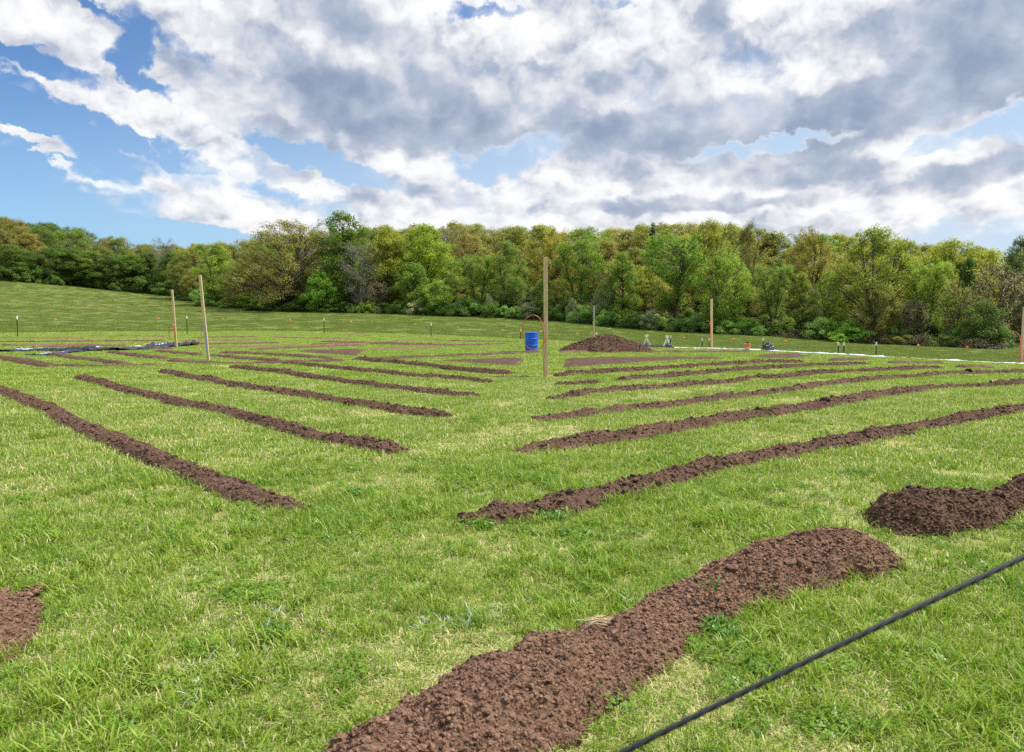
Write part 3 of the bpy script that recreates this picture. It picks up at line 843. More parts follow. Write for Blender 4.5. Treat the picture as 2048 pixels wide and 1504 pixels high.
pile(1214, 703, 4.15, .80, 'big brown heap of topsoil to the right of the blue barrel')


def clod(px, py, size, label, flat=.7, seed=1, raise_=0.0, mat=None):
    import bmesh
    g = at(px, py); bm = bmesh.new(); bmesh.ops.create_icosphere(bm, subdivisions=4, radius=1)
    V = np.array([v.co[:] for v in bm.verts])
    n = 0.34 * perlin(V[:, 0] * 1.7 + V[:, 2], V[:, 1] * 1.7 + V[:, 2] * .7, seed) + .16 * perlin(V[:, 0] * 4 + V[:, 2] * 2, V[:, 1] * 4 - V[:, 2], seed + 1) + .07 * perlin(V[:, 0] * 9 + V[:, 2] * 5, V[:, 1] * 9 - V[:, 2] * 3, seed + 2)
    V = V * (1 + n)[:, None] * np.array([1.0, .75, flat]) * size / 2
    for v, c in zip(bm.verts, V): v.co = c
    me = bpy.data.meshes.new('soil_clod'); bm.to_mesh(me); bm.free()
    me.polygons.foreach_set('use_smooth', [True] * len(me.polygons))
    o = link('soil_clod', me, mat or SOIL_BLACK); o.location = (g[0], g[1], g[2] + raise_ + size * flat * .3)
    tag(o, label, 'soil clod')
    return o


SOIL_BLACK = mat_soil('soil_black_damp', (0.016, 0.012, 0.011), (0.032, 0.023, 0.020), (0.008, 0.007, 0.006))
clod(1650, 815, .165, 'black clod sitting on the second soil row right of the aisle', .5, 3, .085)
clod(1937, 748, .20, 'black clod near the far right end of the third right-hand soil row', .7, 5, .06)
clod(1384, 1222, .07, 'fist-sized brown clod on the near edge of the front mound', .75, 9, .07, SOIL_DARK)
# ------------------------------------------------------------------ grass
def mat_blade(name, stops, trans=0.35, spec=0.30):
    m, k, out = new_mat(name)
    at_ = k.node('ShaderNodeAttribute', attribute_name='tint').outputs['Fac']
    pos = k.node('ShaderNodeNewGeometry').outputs['Position']
    patch = k.noise(pos, 0.8, 4, 0.6)
    t = k.math('ADD', at_, k.math('MULTIPLY', k.math('SUBTRACT', patch, 0.5), 0.7), clamp=True)
    c = k.colramp(t, stops)
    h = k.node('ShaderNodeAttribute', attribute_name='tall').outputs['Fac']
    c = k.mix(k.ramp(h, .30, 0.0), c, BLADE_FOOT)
    d = k.node('ShaderNodeBsdfPrincipled', {'Base Color': c, 'Roughness': 0.42, 'Specular IOR Level': spec})
    tr = k.node('ShaderNodeBsdfTranslucent', {'Color': k.mix(1.0, c, (1.15, 1.2, .75), 'MULTIPLY')})
    mx = k.node('ShaderNodeMixShader', {0: trans, 1: d.outputs[0], 2: tr.outputs[0]})
    k.l.new(mx.outputs[0], out.inputs[0])
    return m


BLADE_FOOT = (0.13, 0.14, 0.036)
LAWN_STOPS = [(0.0, (0.076, 0.160, 0.015)), (0.25, (0.145, 0.262, 0.021)), (0.55, (0.255, 0.365, 0.036)), (0.74, (0.370, 0.430, 0.068)), (0.88, (0.54, 0.48, 0.22)), (1.0, (0.72, 0.62, 0.38))]
MEAD_STOPS = [(0.0, (0.122, 0.182, 0.030)), (0.35, (0.150, 0.208, 0.039)), (0.7, (0.178, 0.206, 0.050)), (1.0, (0.23, 0.222, 0.080))]
# ------------------------------------------------------------------ posts, hoses, barrel, plastic, fence, rope
def mat_wood(name, a, b, knot):
    m, k, out = new_mat(name)
    tc = k.node('ShaderNodeTexCoord').outputs['Object']
    st = k.vmath('MULTIPLY', tc, (1.0, 1.0, 0.05))
    g = k.noise(st, 55, 5, .65, .6); big = k.noise(k.vmath('MULTIPLY', tc, (1, 1, .25)), 5, 3, .6)
    c = k.mix(k.ramp(g, .35, .68), a, b); c = k.mix(k.math('MULTIPLY', k.ramp(big, .5, .75), .55), c, knot)
    v = k.node('ShaderNodeTexVoronoi', {'Vector': k.vmath('MULTIPLY', tc, (1, 1, .45)), 'Scale': 3.2}, feature='F1')
    c = k.mix(k.ramp(v.outputs[0], .075, .035), c, tuple(q * .35 for q in knot))
    bump = k.node('ShaderNodeBump', {'Strength': .5, 'Distance': .004, 'Height': g})
    k.l.new(k.node('ShaderNodeBsdfPrincipled', {'Base Color': c, 'Roughness': .75, 'Specular IOR Level': .2, 'Normal': bump}).outputs[0], out.inputs[0])
    return m


LUMBER = mat_wood('treated_pine', (0.47, 0.36, 0.19), (0.62, 0.49, 0.29), (0.36, 0.25, 0.12))
LUMBER_PALE = mat_wood('bare_pine', (0.72, 0.64, 0.47), (0.80, 0.73, 0.57), (0.62, 0.52, 0.35))
ORANGE_PIPE = principled('orange_pipe', (0.62, 0.095, 0.028), .3, None, .5)
BLUE_PIPE = principled('blue_pipe', (0.085, 0.21, 0.52), .35, None, .5)
BLUE_DRUM = principled('blue_drum', (0.012, 0.105, 0.60), .5, (30, .12, .004), .4, .26, 3.0)
RIBBON = principled('flagging_orange', (0.95, 0.24, 0.055), .5, None, .3)
STEEL_GREEN = principled('painted_steel', (0.020, 0.030, 0.020), .6, (60, .3, .002), .3, .3, 20)
WHITE_PAINT = principled('white_paint', (0.80, 0.80, 0.77), .55, None, .3, .08, 10)
BLACK_PLASTIC = principled('black_plastic_film', (0.013, 0.014, 0.016), .28, (30, .5, .01), .5)
WIRE = principled('galvanised_wire', (0.33, 0.33, 0.32), .4, None, .5, metal=.6)
ORANGE_PAIL = principled('orange_pail', (0.85, 0.22, 0.02), .45, None, .4)
PALE_PAIL = principled('pale_pail', (0.66, 0.50, 0.44), .5, None, .4)
RUBBER = principled('black_tool', (0.02, 0.02, 0.022), .5, None, .4)


def rot_lean(vx, vy=0.0):
    """rotation that leans +Z towards (vx, vy)"""
    z = np.array([vx, vy, 1.0]); z /= np.linalg.norm(z); x = np.array([1.0, 0, 0]); x -= z * (x @ z); x /= np.linalg.norm(x)
    return np.stack([x, np.cross(z, x), z], 1)


def wooden_post(base_px, base_py, top_px, top_py, label, Y=None, mat=None, yaw=.16, w=.092):
    g = at(base_px, base_py) if Y is None else at_dist(base_px, Y)
    d = g[1]; hgt = (base_py - top_py) / F * d
    if Y is not None: hgt = CAMZ + (638 - top_py) / F * d - g[2]
    lean = ((top_px - base_px) / F * d) / hgt - 0
    o = empty('wooden_post', g)
    tag(o, label, 'post', 'tall square wooden posts on the lawn')
    m = MB(); c, s = math.cos(yaw), math.sin(yaw); Rz = np.array([[c, -s, 0], [s, c, 0], [0, 0, 1]])
    R = rot_lean(lean) @ Rz
    m.box(R @ np.array([0, 0, (hgt - .25) / 2]), (w, w, hgt + .25), R, .006)
    m.build('beam', mat or LUMBER, o)
    return o, g, hgt, lean


def pipe_at(post, pts, Y, mat, name, label, cat, r=.011):
    """bent hose through photograph pixels (px, py[, extra distance]) on the near face of a post"""
    W = []
    for p in pts:
        yy = Y + (p[2] if len(p) > 2 else 0.0)
        dx, dy, dz = ray(p[0], p[1]); t = yy / dy
        W.append((t * dx, yy, CAMZ + t * dz))
    W = np.array(W)
    s = np.concatenate([[0], np.cumsum(np.linalg.norm(np.diff(W, axis=0), axis=1))]); tt = np.linspace(0, s[-1], 90)
    from numpy import interp
    L = np.stack([interp(tt, s, W[:, c]) for c in range(3)], -1)
    kern = np.hanning(15); kern /= kern.sum()
    for c in range(3):
        pad = np.concatenate([2 * L[0, c] - L[7:0:-1, c], L[:, c], 2 * L[-1, c] - L[-2:-9:-1, c]]); L[:, c] = np.convolve(pad, kern, 'valid')
    o = MB().tube(L, r, 8).build(name, mat, None, True)
    tag(o, label, cat, 'bent plastic pipes at the wooden posts')
    return o


p, g, h, l = wooden_post(1092, 755, 1090, 517, 'tallest wooden post, nearest the aisle, with an orange loop hung on its left side')
Y = g[1] - .075
el_ = [(1066 + 26.5 * math.cos(a) * 1.0, 667 - 39 * math.sin(a), .02 * math.sin(a)) for a in np.linspace(math.radians(-8), math.radians(352), 60)]
loop = [(1087.3, 752), (1087, 735), (1086.5, 712), (1086, 690)] + [(1066 + 22 * math.cos(a), 664 - 36 * math.sin(a), -.03) for a in np.linspace(math.radians(-10), math.radians(265), 40)] + \
       [(1072, 704, -.035), (1082, 697, -.035), (1089, 686, -.035), (1093, 674, -.03)]
pipe_at(p, loop, Y, ORANGE_PIPE, 'orange_pipe_loop', 'large orange pipe bent into a loop against the tallest post', 'pipe', .0095)
p, g, h, l = wooden_post(417, 721, 405, 551, 'leaning wooden post with a blue pipe up its side, second from the left')
pipe_at(p, [(415.5, 719), (414, 700), (412, 680), (411.5, 664), (410.5, 654), (408.5, 648), (406, 646.5), (403.8, 650), (402.6, 660), (402.3, 668), (402.5, 675)], g[1] - .08, BLUE_PIPE, 'blue_pipe', 'blue pipe running up the leaning post and hooked over at the top', 'pipe', .0125)
p, g, h, l = wooden_post(353, 696, 348, 580, 'wooden post standing at the end of the black plastic, leftmost', w=.098)
pipe_at(p, [(351, 692), (350.3, 678), (350, 662), (348.5, 652), (345, 647.5), (341, 649), (338, 656), (337.5, 667), (339, 674), (341.5, 680)], g[1] - .09, ORANGE_PIPE, 'orange_pipe', 'orange pipe hooked over beside the leftmost wooden post', 'pipe', .019)
p, g, h, l = wooden_post(1423, 697, 1421, 598.5, 'wooden post behind the silver sheet with a bent orange pipe, right of the crossed stakes', Y=44.5, yaw=.5, w=.11)
pipe_at(p, [(1419.5, 695), (1419.5, 684), (1420.5, 668), (1421, 656), (1420.5, 648), (1418, 642.5), (1415, 641), (1412, 643)], g[1] - .1, ORANGE_PIPE, 'orange_pipe', 'orange pipe bent over at the post right of the crossed stakes', 'pipe', .016)
p, g, h, l = wooden_post(1187.5, 682, 1187.5, 612, 'slim grey wooden post standing behind the big soil pile', Y=58, mat=mat_wood('weathered_pine', (0.40, 0.35, 0.27), (0.52, 0.47, 0.38), (0.28, 0.22, 0.15)))
pipe_at(p, [(1186.4, 676), (1186.3, 668), (1186.2, 660), (1186.6, 655), (1187.2, 654)], g[1] - .1, ORANGE_PIPE, 'orange_pipe', 'short orange pipe against the slim grey post', 'pipe', .024)
p, g, h, l = wooden_post(2044, 731, 2045, 614, 'wooden post cut by the right edge with a red-orange pipe on its left side', Y=37.5, w=.11)
pipe_at(p, [(2040.5, 729), (2040.5, 712), (2040.7, 694), (2041, 680), (2039.5, 671), (2035, 665), (2028, 662), (2021, 662.5), (2018, 665)], g[1] - .1, ORANGE_PIPE, 'orange_pipe', 'red-orange pipe bent over at the right edge post', 'pipe', .02)


# ---- blue barrel
def barrel():
    g = at(1063, 704); o = empty('plastic_barrel', g); tag(o, 'bright blue plastic barrel seen through the orange loop', 'barrel')
    H, R = .90, .292
    prof = [(0, 0), (R - .03, 0), (R - .008, .012), (R - .004, .04)]
    for z in np.linspace(.05, .85, 41):
        b = 0.0
        for zc in (.30, .60): b = max(b, .020 * math.exp(-((z - zc) / .026) ** 2))
        groove = sum(-.010 * math.exp(-((z - zc) / .012) ** 2) for zc in (.255, .345, .555, .645))
        prof.append((R + b + groove - .006 * ((z - .45) / .45) ** 4, z))
    prof += [(R - .004, .862), (R + .006, .872), (R + .006, .894), (R - .012, .90), (R - .022, .894), (R - .026, .872), (0.001, .868)]
    body = MB().lathe(prof, 40).build('barrel_body', BLUE_DRUM, o, True)
    for a in (.6, 3.6):
        b = MB().lathe([(.0, .868), (.036, .868), (.036, .885), (.03, .888), (0.0, .888)], 16, (.19 * math.cos(a), .19 * math.sin(a), 0))
        b.build('bung', RUBBER, body, True)


barrel()


# ---- plastic sheets
def mat_film(name, dark_share):
    m, k, out = new_mat(name)
    tc = k.node('ShaderNodeNewGeometry').outputs['Position']
    u = k.node('ShaderNodeAttribute', attribute_name='across').outputs['Fac']
    al = k.node('ShaderNodeAttribute', attribute_name='along').outputs['Fac']
    n = k.noise(k.node('ShaderNodeCombineXYZ', {0: k.math('MULTIPLY', al, .35), 1: k.math('MULTIPLY', u, 5.0), 2: 0.0}).outputs[0], 1.3, 4, .6, .7)
    f = k.ramp(k.math('ADD', n, k.math('MULTIPLY', u, .32)), dark_share - .015, dark_share + .015)
    c = k.mix(f, (0.012, 0.013, 0.016), (0.58, 0.62, 0.68))
    bump = k.node('ShaderNodeBump', {'Strength': .6, 'Distance': .02, 'Height': k.noise(tc, 14, 4, .6)})
    k.l.new(k.node('ShaderNodeBsdfPrincipled', {'Base Color': c, 'Roughness': .32, 'Specular IOR Level': .5, 'Normal': bump}).outputs[0], out.inputs[0])
    return m


def film(pix, width, fold, label, seed, mat, res=.07, name='plastic_sheet', lift=.02, crest=None):
    P = np.array([at(*q[:2])[:2] if len(q) < 3 else at_dist(q[0], q[2])[:2] for q in pix])
    L, t = smooth_line(P, res); n = len(L)
    d = np.gradient(L, axis=0); d /= np.linalg.norm(d, axis=1, keepdims=True); nx, ny = -d[:, 1], d[:, 0]
    m = max(9, int(width / res)); v = np.linspace(-.5, .5, m)
    Vv, T = np.meshgrid(v, t)
    w = width * (1 + .35 * fbm(t * .5, t * 0 + seed, seed, 4))[:, None]
    off = (.30 * width * fbm(t * .35, t * 0, seed + 5, 3))[:, None]
    X = L[:, 0:1] + nx[:, None] * (Vv * w + off); Y = L[:, 1:2] + ny[:, None] * (Vv * w + off)
    rid = 1 - np.abs(perlin(Vv * width * 2.0 + .5 * perlin(T * .7, Vv * 3, seed), T * .45, seed + 1)) * 2
    rid2 = 1 - np.abs(perlin(Vv * width * 5.0 + T * .6, T * 1.5, seed + 2)) * 2
    rid3 = 1 - np.abs(perlin(Vv * width * 4 - T * 1.9, T * .9 + Vv * 2, seed + 3)) * 2
    big = np.clip(.55 + .9 * fbm(T * .35, Vv * 1.2, seed + 4, 3), .12, 1.4)
    if crest is not None: big = big * np.interp(T, np.linspace(0, t[-1], len(crest)), crest)
    Hh = fold * big * np.clip(.55 * np.clip(rid, 0, 1) ** 2 + .35 * np.clip(rid2, 0, 1) ** 2 + .35 * np.clip(rid3, 0, 1) ** 2, 0, 1.3)
    X = X + .05 * rid2; Y = Y + .05 * rid3
    Z = ground(X, Y) + lift + Hh
    i = np.arange(n - 1)[:, None] * m; j = np.arange(m - 1)[None, :]
    q = np.stack([i + j, i + j + 1, i + m + j + 1, i + m + j], -1).reshape(-1, 4)
    me = make_mesh(name, np.stack([X, Y, Z], -1), q[:, ::-1], attrs={'across': (Vv + .5).ravel(), 'along': T.ravel()})
    o = link(name, me, mat); tag(o, label, 'plastic sheet')
    sd = o.modifiers.new('thickness', 'SOLIDIFY'); sd.thickness = .004; sd.offset = -1
    stamp(np.stack([X.ravel()[::2], Y.ravel()[::2]], -1), np.full(len(X.ravel()[::2]), .10))
    return o


FILM_DARK = mat_film('black_and_silver_film', .80); FILM_PALE = mat_film('silver_film', .45); FILM_BLACK = mat_film('black_film', .92)
film([(-140, 700), (0, 702), (90, 701), (160, 701), (240, 700), (300, 695.5), (357, 690)], 2.3, .34, 'long crumpled black and silver plastic sheet lying left of the leftmost post', 3, FILM_DARK, .06, crest=[.3, .3, .35, .5, .7, .45, .4, .8, 1.2])
film([(68, 712), (95, 709), (125, 706), (160, 703)], .9, .16, 'loose silver corner of plastic reaching out below the crumpled sheet', 9, FILM_DARK, .06)
film([(1335, 0, 43.6), (1420, 0, 43.4), (1500, 0, 42.4), (1600, 0, 39.8), (1700, 0, 37.6), (1800, 0, 36.9), (1900, 0, 36.6), (2048, 0, 36.4), (2200, 0, 36)], .85, .10, 'long pale silver plastic strip laid along the right edge of the lawn', 12, FILM_PALE, .07)
film([(1258, 0, 44.6), (1280, 0, 44.2), (1305, 0, 43.8), (1325, 0, 43.8)], 1.0, .42, 'crumpled black plastic between the soil pile and the crossed stakes', 15, FILM_BLACK, .05, crest=[.8, 1.1, .7, .5])


def heap(px, Y, w, h, label, seed):
    g = at_dist(px, Y); xs = np.linspace(-w * .65, w * .65, 60); X, Yy = np.meshgrid(xs, xs * .7)
    r = np.hypot(X / (w / 2), Yy / (w * .35))
    Z = h * np.clip(1.05 - r * (1 + .2 * fbm(X * 3, Yy * 3, seed, 3)), 0, 1) ** .7 * (1 + .35 * (1 - 2 * np.abs(perlin(X * 6, Yy * 6, seed + 1))) + .2 * perlin(X * 13, Yy * 13, seed + 2)) - .01
    X2, Y2 = X + g[0], Yy + g[1]
    i = np.arange(59)[:, None] * 60; j = np.arange(59)[None, :]
    q = np.stack([i + j, i + j + 1, i + 60 + j + 1, i + 60 + j], -1).reshape(-1, 4)
    q = q[(r.ravel()[q] < 1.12).any(1)]
    used = np.unique(q); rm = np.full(X.size, -1); rm[used] = np.arange(len(used))
    V = np.stack([X2, Y2, ground(X2, Y2) + Z], -1).reshape(-1, 3)[used]
    o = link('plastic_heap', make_mesh('plastic_heap', V, rm[q]), BLACK_PLASTIC); tag(o, label, 'plastic heap')
    stamp([(g[0], g[1])], [w * .45])


heap(1537, 41.6, .85, .40, 'rumpled heap of black plastic on the silver strip right of the orange bucket', 4)
heap(1338, 43.2, .62, .30, 'small rumpled heap of black plastic at the foot of the right-hand crossed stakes', 8)


# ---- crossed stakes
def crossed(px, Y, label, seed):
    g = at_dist(px, Y); o = empty('crossed_stakes', g); tag(o, label, 'stakes', 'pairs of crossed pale stakes')
    rng = np.random.default_rng(seed)
    for sgn in (-1, 1):
        a, b = np.array([-sgn * .27, .0 + .03 * sgn, -.05]), np.array([sgn * .075, .03 * sgn, .72 + .05 * rng.random()])
        d = b - a; L_ = np.linalg.norm(d); z = d / L_; y = np.array([0, 1.0, 0]); x = np.cross(y, z); x /= np.linalg.norm(x)
        m = MB().box((a + b) / 2, (.088, .045, L_), np.stack([x, np.cross(z, x), z], 1), .004)
        m.build('stake', LUMBER_PALE, o)
    MB().tube([(-.05, -.055, .56), (.05, -.055, .60), (.05, .055, .57), (-.05, .055, .60), (-.05, -.055, .57)], .006, 5).build('lashing', RUBBER, o, True)


crossed(1293, 44.0, 'pair of crossed pale stakes standing right of the soil pile', 1)
crossed(1334, 44.0, 'pair of crossed pale stakes with a black heap at their foot', 2)


# ---- bucket with a tool in it
def bucket():
    g = at_dist(1495, 41.3); o = empty('bucket', g); tag(o, 'orange bucket with a pale lower half on the silver strip', 'bucket')
    MB().lathe([(0, 0), (.128, 0), (.131, .006), (.143, .19)], 28).build('lower_body', PALE_PAIL, o, True)
    body = MB().lathe([(.1432, .19), (.153, .345), (.166, .35), (.166, .372), (.152, .375), (.148, .36), (.125, .02), (0, .018)], 28).build('body', ORANGE_PAIL, o, True)
    a = np.linspace(0, math.pi, 24)
    MB().tube(np.stack([.168 * np.cos(a), -.10 * np.sin(a), .345 - .10 * np.sin(a)], -1), .004, 6).build('handle', WIRE, body, True)
    t = empty('power_drill', g + (-.02, 0, .345)); tag(t, 'black power drill sticking up out of the orange bucket', 'drill')
    MB().box((0, 0, .0), (.055, .05, .16), rot_lean(.25), .01).build('grip', RUBBER, t)
    MB().tube([(-.07, 0, .10), (.0, 0, .115), (.09, 0, .13)], [.036, .040, .034], 12).tube([(.09, 0, .13), (.15, 0, .14)], [.024, .014], 10).build('motor_housing', RUBBER, t, True)
    MB().box((-.02, 0, -.09), (.09, .07, .05), rot_lean(.25), .01).build('battery', RUBBER, t)


bucket()

g = at(1114, 694); o = empty('marker_stake', g); tag(o, 'thin short white stake left of the big soil pile', 'stake')
MB().box((0, 0, .15), (.035, .02, .40), None, .003).build('shaft', WHITE_PAINT, o)


# ---- metal fence posts with wires and flagging
POSTS = [(37, 632, 676, 58, 'steel fence post with white tip, leftmost on the meadow edge'), (375.5, 632, 669, 70, 'steel fence post with white tip between the two left wooden posts'),
         (649, 636, 669, 73, 'steel fence post with white tip alone left of the middle'), (862.5, 646, 676, 70, 'steel fence post with white tip left of the orange loop'),
         (1041.5, 658, 681, 66, 'steel fence post with white tip seen through the rim of the orange loop'), (1193, 664.5, 686, 60, 'steel fence post with white tip beside the slim grey post'),
         (1341, 671, 694, 56, 'steel fence post with white tip by the right-hand crossed stakes'), (1404, 677, 694, 54, 'steel fence post with white tip left of the post with bent orange pipe'),
         (1418, 677, 695, 53.5, 'steel fence post with white tip touching the post with bent orange pipe'), (1525.5, 676, 700, 50, 'steel fence post with white tip behind the black plastic heap'),
         (1676.5, 685, 709, 47.5, 'steel fence post with white tip and an orange flag, left one of a close pair'), (1687.5, 685, 709, 47.0, 'steel fence post with white tip, right one of a close pair'),
         (1752, 684, 712, 45.5, 'steel fence post with white tip standing alone at the right'), (2130, 690, 720, 42, '')]
tops = []
steel = None
for k, (px, top, bot, Y, lab) in enumerate(POSTS):
    g = at_dist(px, Y); zt = CAMZ + (638 - top) / F * Y; h = zt - g[2]
    tops.append((g[0], g[1], g[2], h))
    if not lab: continue
    o = empty('steel_fence_post', g); tag(o, lab, 'fence post', 'steel posts along the meadow fence')
    s = .028
    b = MB().box((0, 0, (h - .13) / 2 - .1), (.016, .05, h + .2 - .13)).box((0, -.030, (h - .13) / 2 - .1), (.065, .010, h + .2 - .13))
    b.build('shaft', STEEL_GREEN, o)
    hh = min(.26, h * .24)
    MB().box((0, -.006, h - hh / 2), (.078, .080, hh), None, .006).build('white_tip', WHITE_PAINT, o)
for f, lab in ((.80, 'upper thin fence wire strung along the meadow edge between the steel posts'), (.42, 'lower thin fence wire strung along the meadow edge between the steel posts')):
    m = MB(); pts = []
    for (a, b) in zip(tops[:-1], tops[1:]):
        for u in np.linspace(0, 1, 9)[:-1]:
            z = (a[2] + a[3] * f) * (1 - u) + (b[2] + b[3] * f) * u
            x, y = a[0] * (1 - u) + b[0] * u, a[1] * (1 - u) + b[1] * u
            pts.append((x, y, max(z - .10 * 4 * u * (1 - u), float(ground(np.array(x), np.array(y))) + .25)))
    o = m.tube(np.array(pts), .0022, 4).build('fence_wire', WIRE, None, True); tag(o, lab, 'wire', 'wires of the meadow fence')


def ribbon(px, py, lab, seed):
    rng = np.random.default_rng(seed)
    xs = [t[0] / t[1] * F + 1024 for t in tops]; Y = float(np.interp(px, xs, [t[1] for t in tops])) - .02
    dx, dy, dz = ray(px, py); t = Y / dy; c = np.array([t * dx, Y, CAMZ + t * dz])
    m = MB()
    for s_ in (-1, 1):
        pts = []
        n = 7; L_ = .17 + .10 * rng.random(); a = rng.random() * .9 + .35
        for i in range(n):
            f = i / (n - 1); pts.append(c + np.array([s_ * L_ * .55 * math.sin(a) * f + .01 * s_, -.03 * math.sin(f * 5 + seed), -L_ * .5 * f ** 1.5 * math.cos(a) + .05 * math.sin(f * 3.1) + .02]))
        pts = np.array(pts); w = np.array([0, .012, .042])
        top_, bot = pts + w, pts - w
        m.add(np.concatenate([top_, bot]), [(i, i + 1, n + i + 1, n + i) for i in range(n - 1)])
    m.box(c, (.035, .03, .07), None, .006)
    o = m.build('flagging_ribbon', RIBBON, None, True)
    sd = o.modifiers.new('thickness', 'SOLIDIFY'); sd.thickness = .002
    tag(o, lab, 'ribbon', 'orange ribbons tied along the fence')


RIB = [(111, 639, 'orange ribbon on the fence nearest the left edge'), (316, 638, 'orange ribbon on the fence just left of the leftmost wooden post'), (446, 638, 'orange ribbon on the fence right of the leaning post'),
       (580, 641, 'orange ribbon on the fence left of the lone middle steel post'), (703, 644, 'orange ribbon on the fence right of the lone middle steel post'), (830.5, 649, 'orange ribbon on the fence left of the steel post before the loop'),
       (915.5, 655, 'orange ribbon on the fence right of the steel post before the loop'), (1005, 660.5, 'orange ribbon on the fence close left of the orange loop'), (1081, 664, 'orange ribbon seen through the orange loop above the barrel'),
       (1154, 668, 'orange ribbon on the fence above the left slope of the soil pile'), (1223, 670, 'orange ribbon at the very top of the soil pile'), (1368.5, 676, 'orange ribbon on the fence right of the crossed stakes'),
       (1468, 679, 'orange ribbon on the fence left of the orange bucket'), (1571.5, 683, 'orange ribbon on the fence right of the black plastic heap'), (1673.5, 687, 'orange ribbon beside the close pair of steel posts'),
       (1838.5, 692, 'orange ribbon hanging upright right of the last steel post'), (1935, 695, 'orange ribbon drooping on the fence nearest the right edge')]
for k, (px, py, lb) in enumerate(RIB): ribbon(px, py, lb, k)


# ---- rope in front
def rope():
    P = []
    for (px, py, Y) in ((2500, 902, 1.16), (2048, 1112, 1.03), (1850, 1206, .99), (1640, 1309, .95), (1440, 1404, .92), (1228, 1506, .89), (880, 1690, .84)):
        dx, dy, dz = ray(px, py); t = Y / dy; P.append((t * dx, Y, CAMZ + t * dz))
    P = np.array(P); d0, d1 = P[0] - P[1], P[-1] - P[-2]
    P = np.concatenate([[P[0] + d0 * 8], P, [P[-1] + d1 * 9]])
    s = np.concatenate([[0], np.cumsum(np.linalg.norm(np.diff(P, axis=0), axis=1))]); n = 1500; t = np.linspace(0, s[-1], n)
    L = np.stack([np.interp(t, s, P[:, c]) for c in range(3)], -1)
    kern = np.hanning(301); kern /= kern.sum()
    for c in range(3):
        pad = np.concatenate([2 * L[0, c] - L[150:0:-1, c], L[:, c], 2 * L[-1, c] - L[-2:-152:-1, c]]); L[:, c] = np.convolve(pad, kern, 'valid')
    m = MB()
    tan = np.gradient(L, axis=0); tan /= np.linalg.norm(tan, axis=1, keepdims=True)
    a = np.cross(tan, (0, 0, 1.0)); a /= np.linalg.norm(a, axis=1, keepdims=True); b = np.cross(a, tan)
    for k in range(3):
        ph = t / .011 + k * 2.094
        m.tube(L + .0019 * (np.cos(ph)[:, None] * a + np.sin(ph)[:, None] * b), .0023, 6)
    o = m.build('rope', principled('black_rope', (0.014, 0.014, 0.015), .65, None, .35), None, True)
    tag(o, 'taut black rope crossing the lower right corner close to the camera', 'rope')


rope()


# ---- weeds and straw
WEED = mat_blade('weed_leaves', [(0.0, (0.045, 0.13, 0.015)), (0.5, (0.075, 0.20, 0.020)), (1.0, (0.14, 0.28, 0.03))])


def weed(px, py, size, label, seed, kind='clover'):
    g = at(px, py); rng = np.random.default_rng(seed); m = MB(); tint = []
    n = int(150 * (size / .2) ** 2) if kind == 'clover' else 34
    for _ in range(n):
        r = size / 2 * math.sqrt(rng.random()); th = rng.random() * 6.283
        if kind == 'clover':
            c = np.array([r * math.cos(th), r * math.sin(th), .02 + .05 * rng.random() * (1 - r / size)])
            nv = np.array([.5 * math.cos(th), .5 * math.sin(th), 1]) + rng.normal(0, .35, 3); nv /= np.linalg.norm(nv)
            t1 = np.cross(nv, rng.normal(0, 1, 3)); t1 /= np.linalg.norm(t1); t2 = np.cross(nv, t1)
            s_ = .008 + .009 * rng.random()
            for k in range(3):
                a = k * 2.094; d = t1 * math.cos(a) + t2 * math.sin(a); e = np.cross(nv, d)
                m.add([c, c + d * s_ * .6 + e * s_ * .5, c + d * s_ * 1.25 + nv * .002, c + d * s_ * .6 - e * s_ * .5], [(0, 1, 2, 3)]); tint += [rng.random()] * 4
        else:
            L_ = size * (.5 + .7 * rng.random()); w = .006 + .007 * rng.random(); d = np.array([math.cos(th), math.sin(th), 0]); e = np.array([-d[1], d[0], 0])
            b = d * r * .4; ln = .25 + .7 * rng.random()
            V = []
            for f in (0, .35, .7, 1):
                p_ = b + d * L_ * ln * f ** 1.6 + np.array([0, 0, L_ * (f - .35 * ln * f * f)]); ww = w * (1 - .75 * f ** 2) * (.6 + f)
                V += [p_ - e * ww, p_ + e * ww]
            m.add(V, [(0, 1, 3, 2), (2, 3, 5, 4), (4, 5, 7, 6)]); tint += [rng.random() * .8] * 8
    me = make_mesh('weed', np.concatenate(m.v), np.concatenate(m.q), None, True, {'tint': np.array(tint), 'tall': np.ones(len(tint))})
    o = link('weed', me, WEED); o.location = g; tag(o, label, 'weed')


weed(545, 1272, .17, 'round bright green clover patch in the open turf at the lower left', 1)
weed(1100, 1035, .24, 'dark feathery weed at the near edge of the longest right-hand soil row', 2)
weed(1425, 1215, .15, 'leafy weed tuft standing against the near side of the front mound', 3, 'blade')
weed(1440, 1262, .20, 'low clover spreading on the grass in front of the leafy weed tuft', 4)
weed(708, 990, .16, 'small dark green weed patch in the middle of the aisle', 5)
weed(1165, 1420, .09, 'single upright sprout growing out of the front mound', 7, 'blade')


def straw():
    rng = np.random.default_rng(3); g = at(1195, 1290); m = MB()
    for _ in range(26):
        c = rng.normal(0, 1, 2) * (.045, .02); a = rng.normal(.1, .5); L_ = .05 + .07 * rng.random(); d = np.array([math.cos(a), math.sin(a) * .6, 0])
        p0 = np.array([c[0], c[1], .012 + .014 * rng.random()])
        m.tube([p0 - d * L_ / 2, p0 + (0, 0, .010), p0 + d * L_ / 2], .0011, 4)
    o = m.build('straw_wisp', principled('dry_straw', (.62, .50, .30), .7, None, .2), None, True); o.location = g + (0, 0, .105)
    tag(o, 'wisp of pale dry straw lying on the crest of the front mound', 'straw')


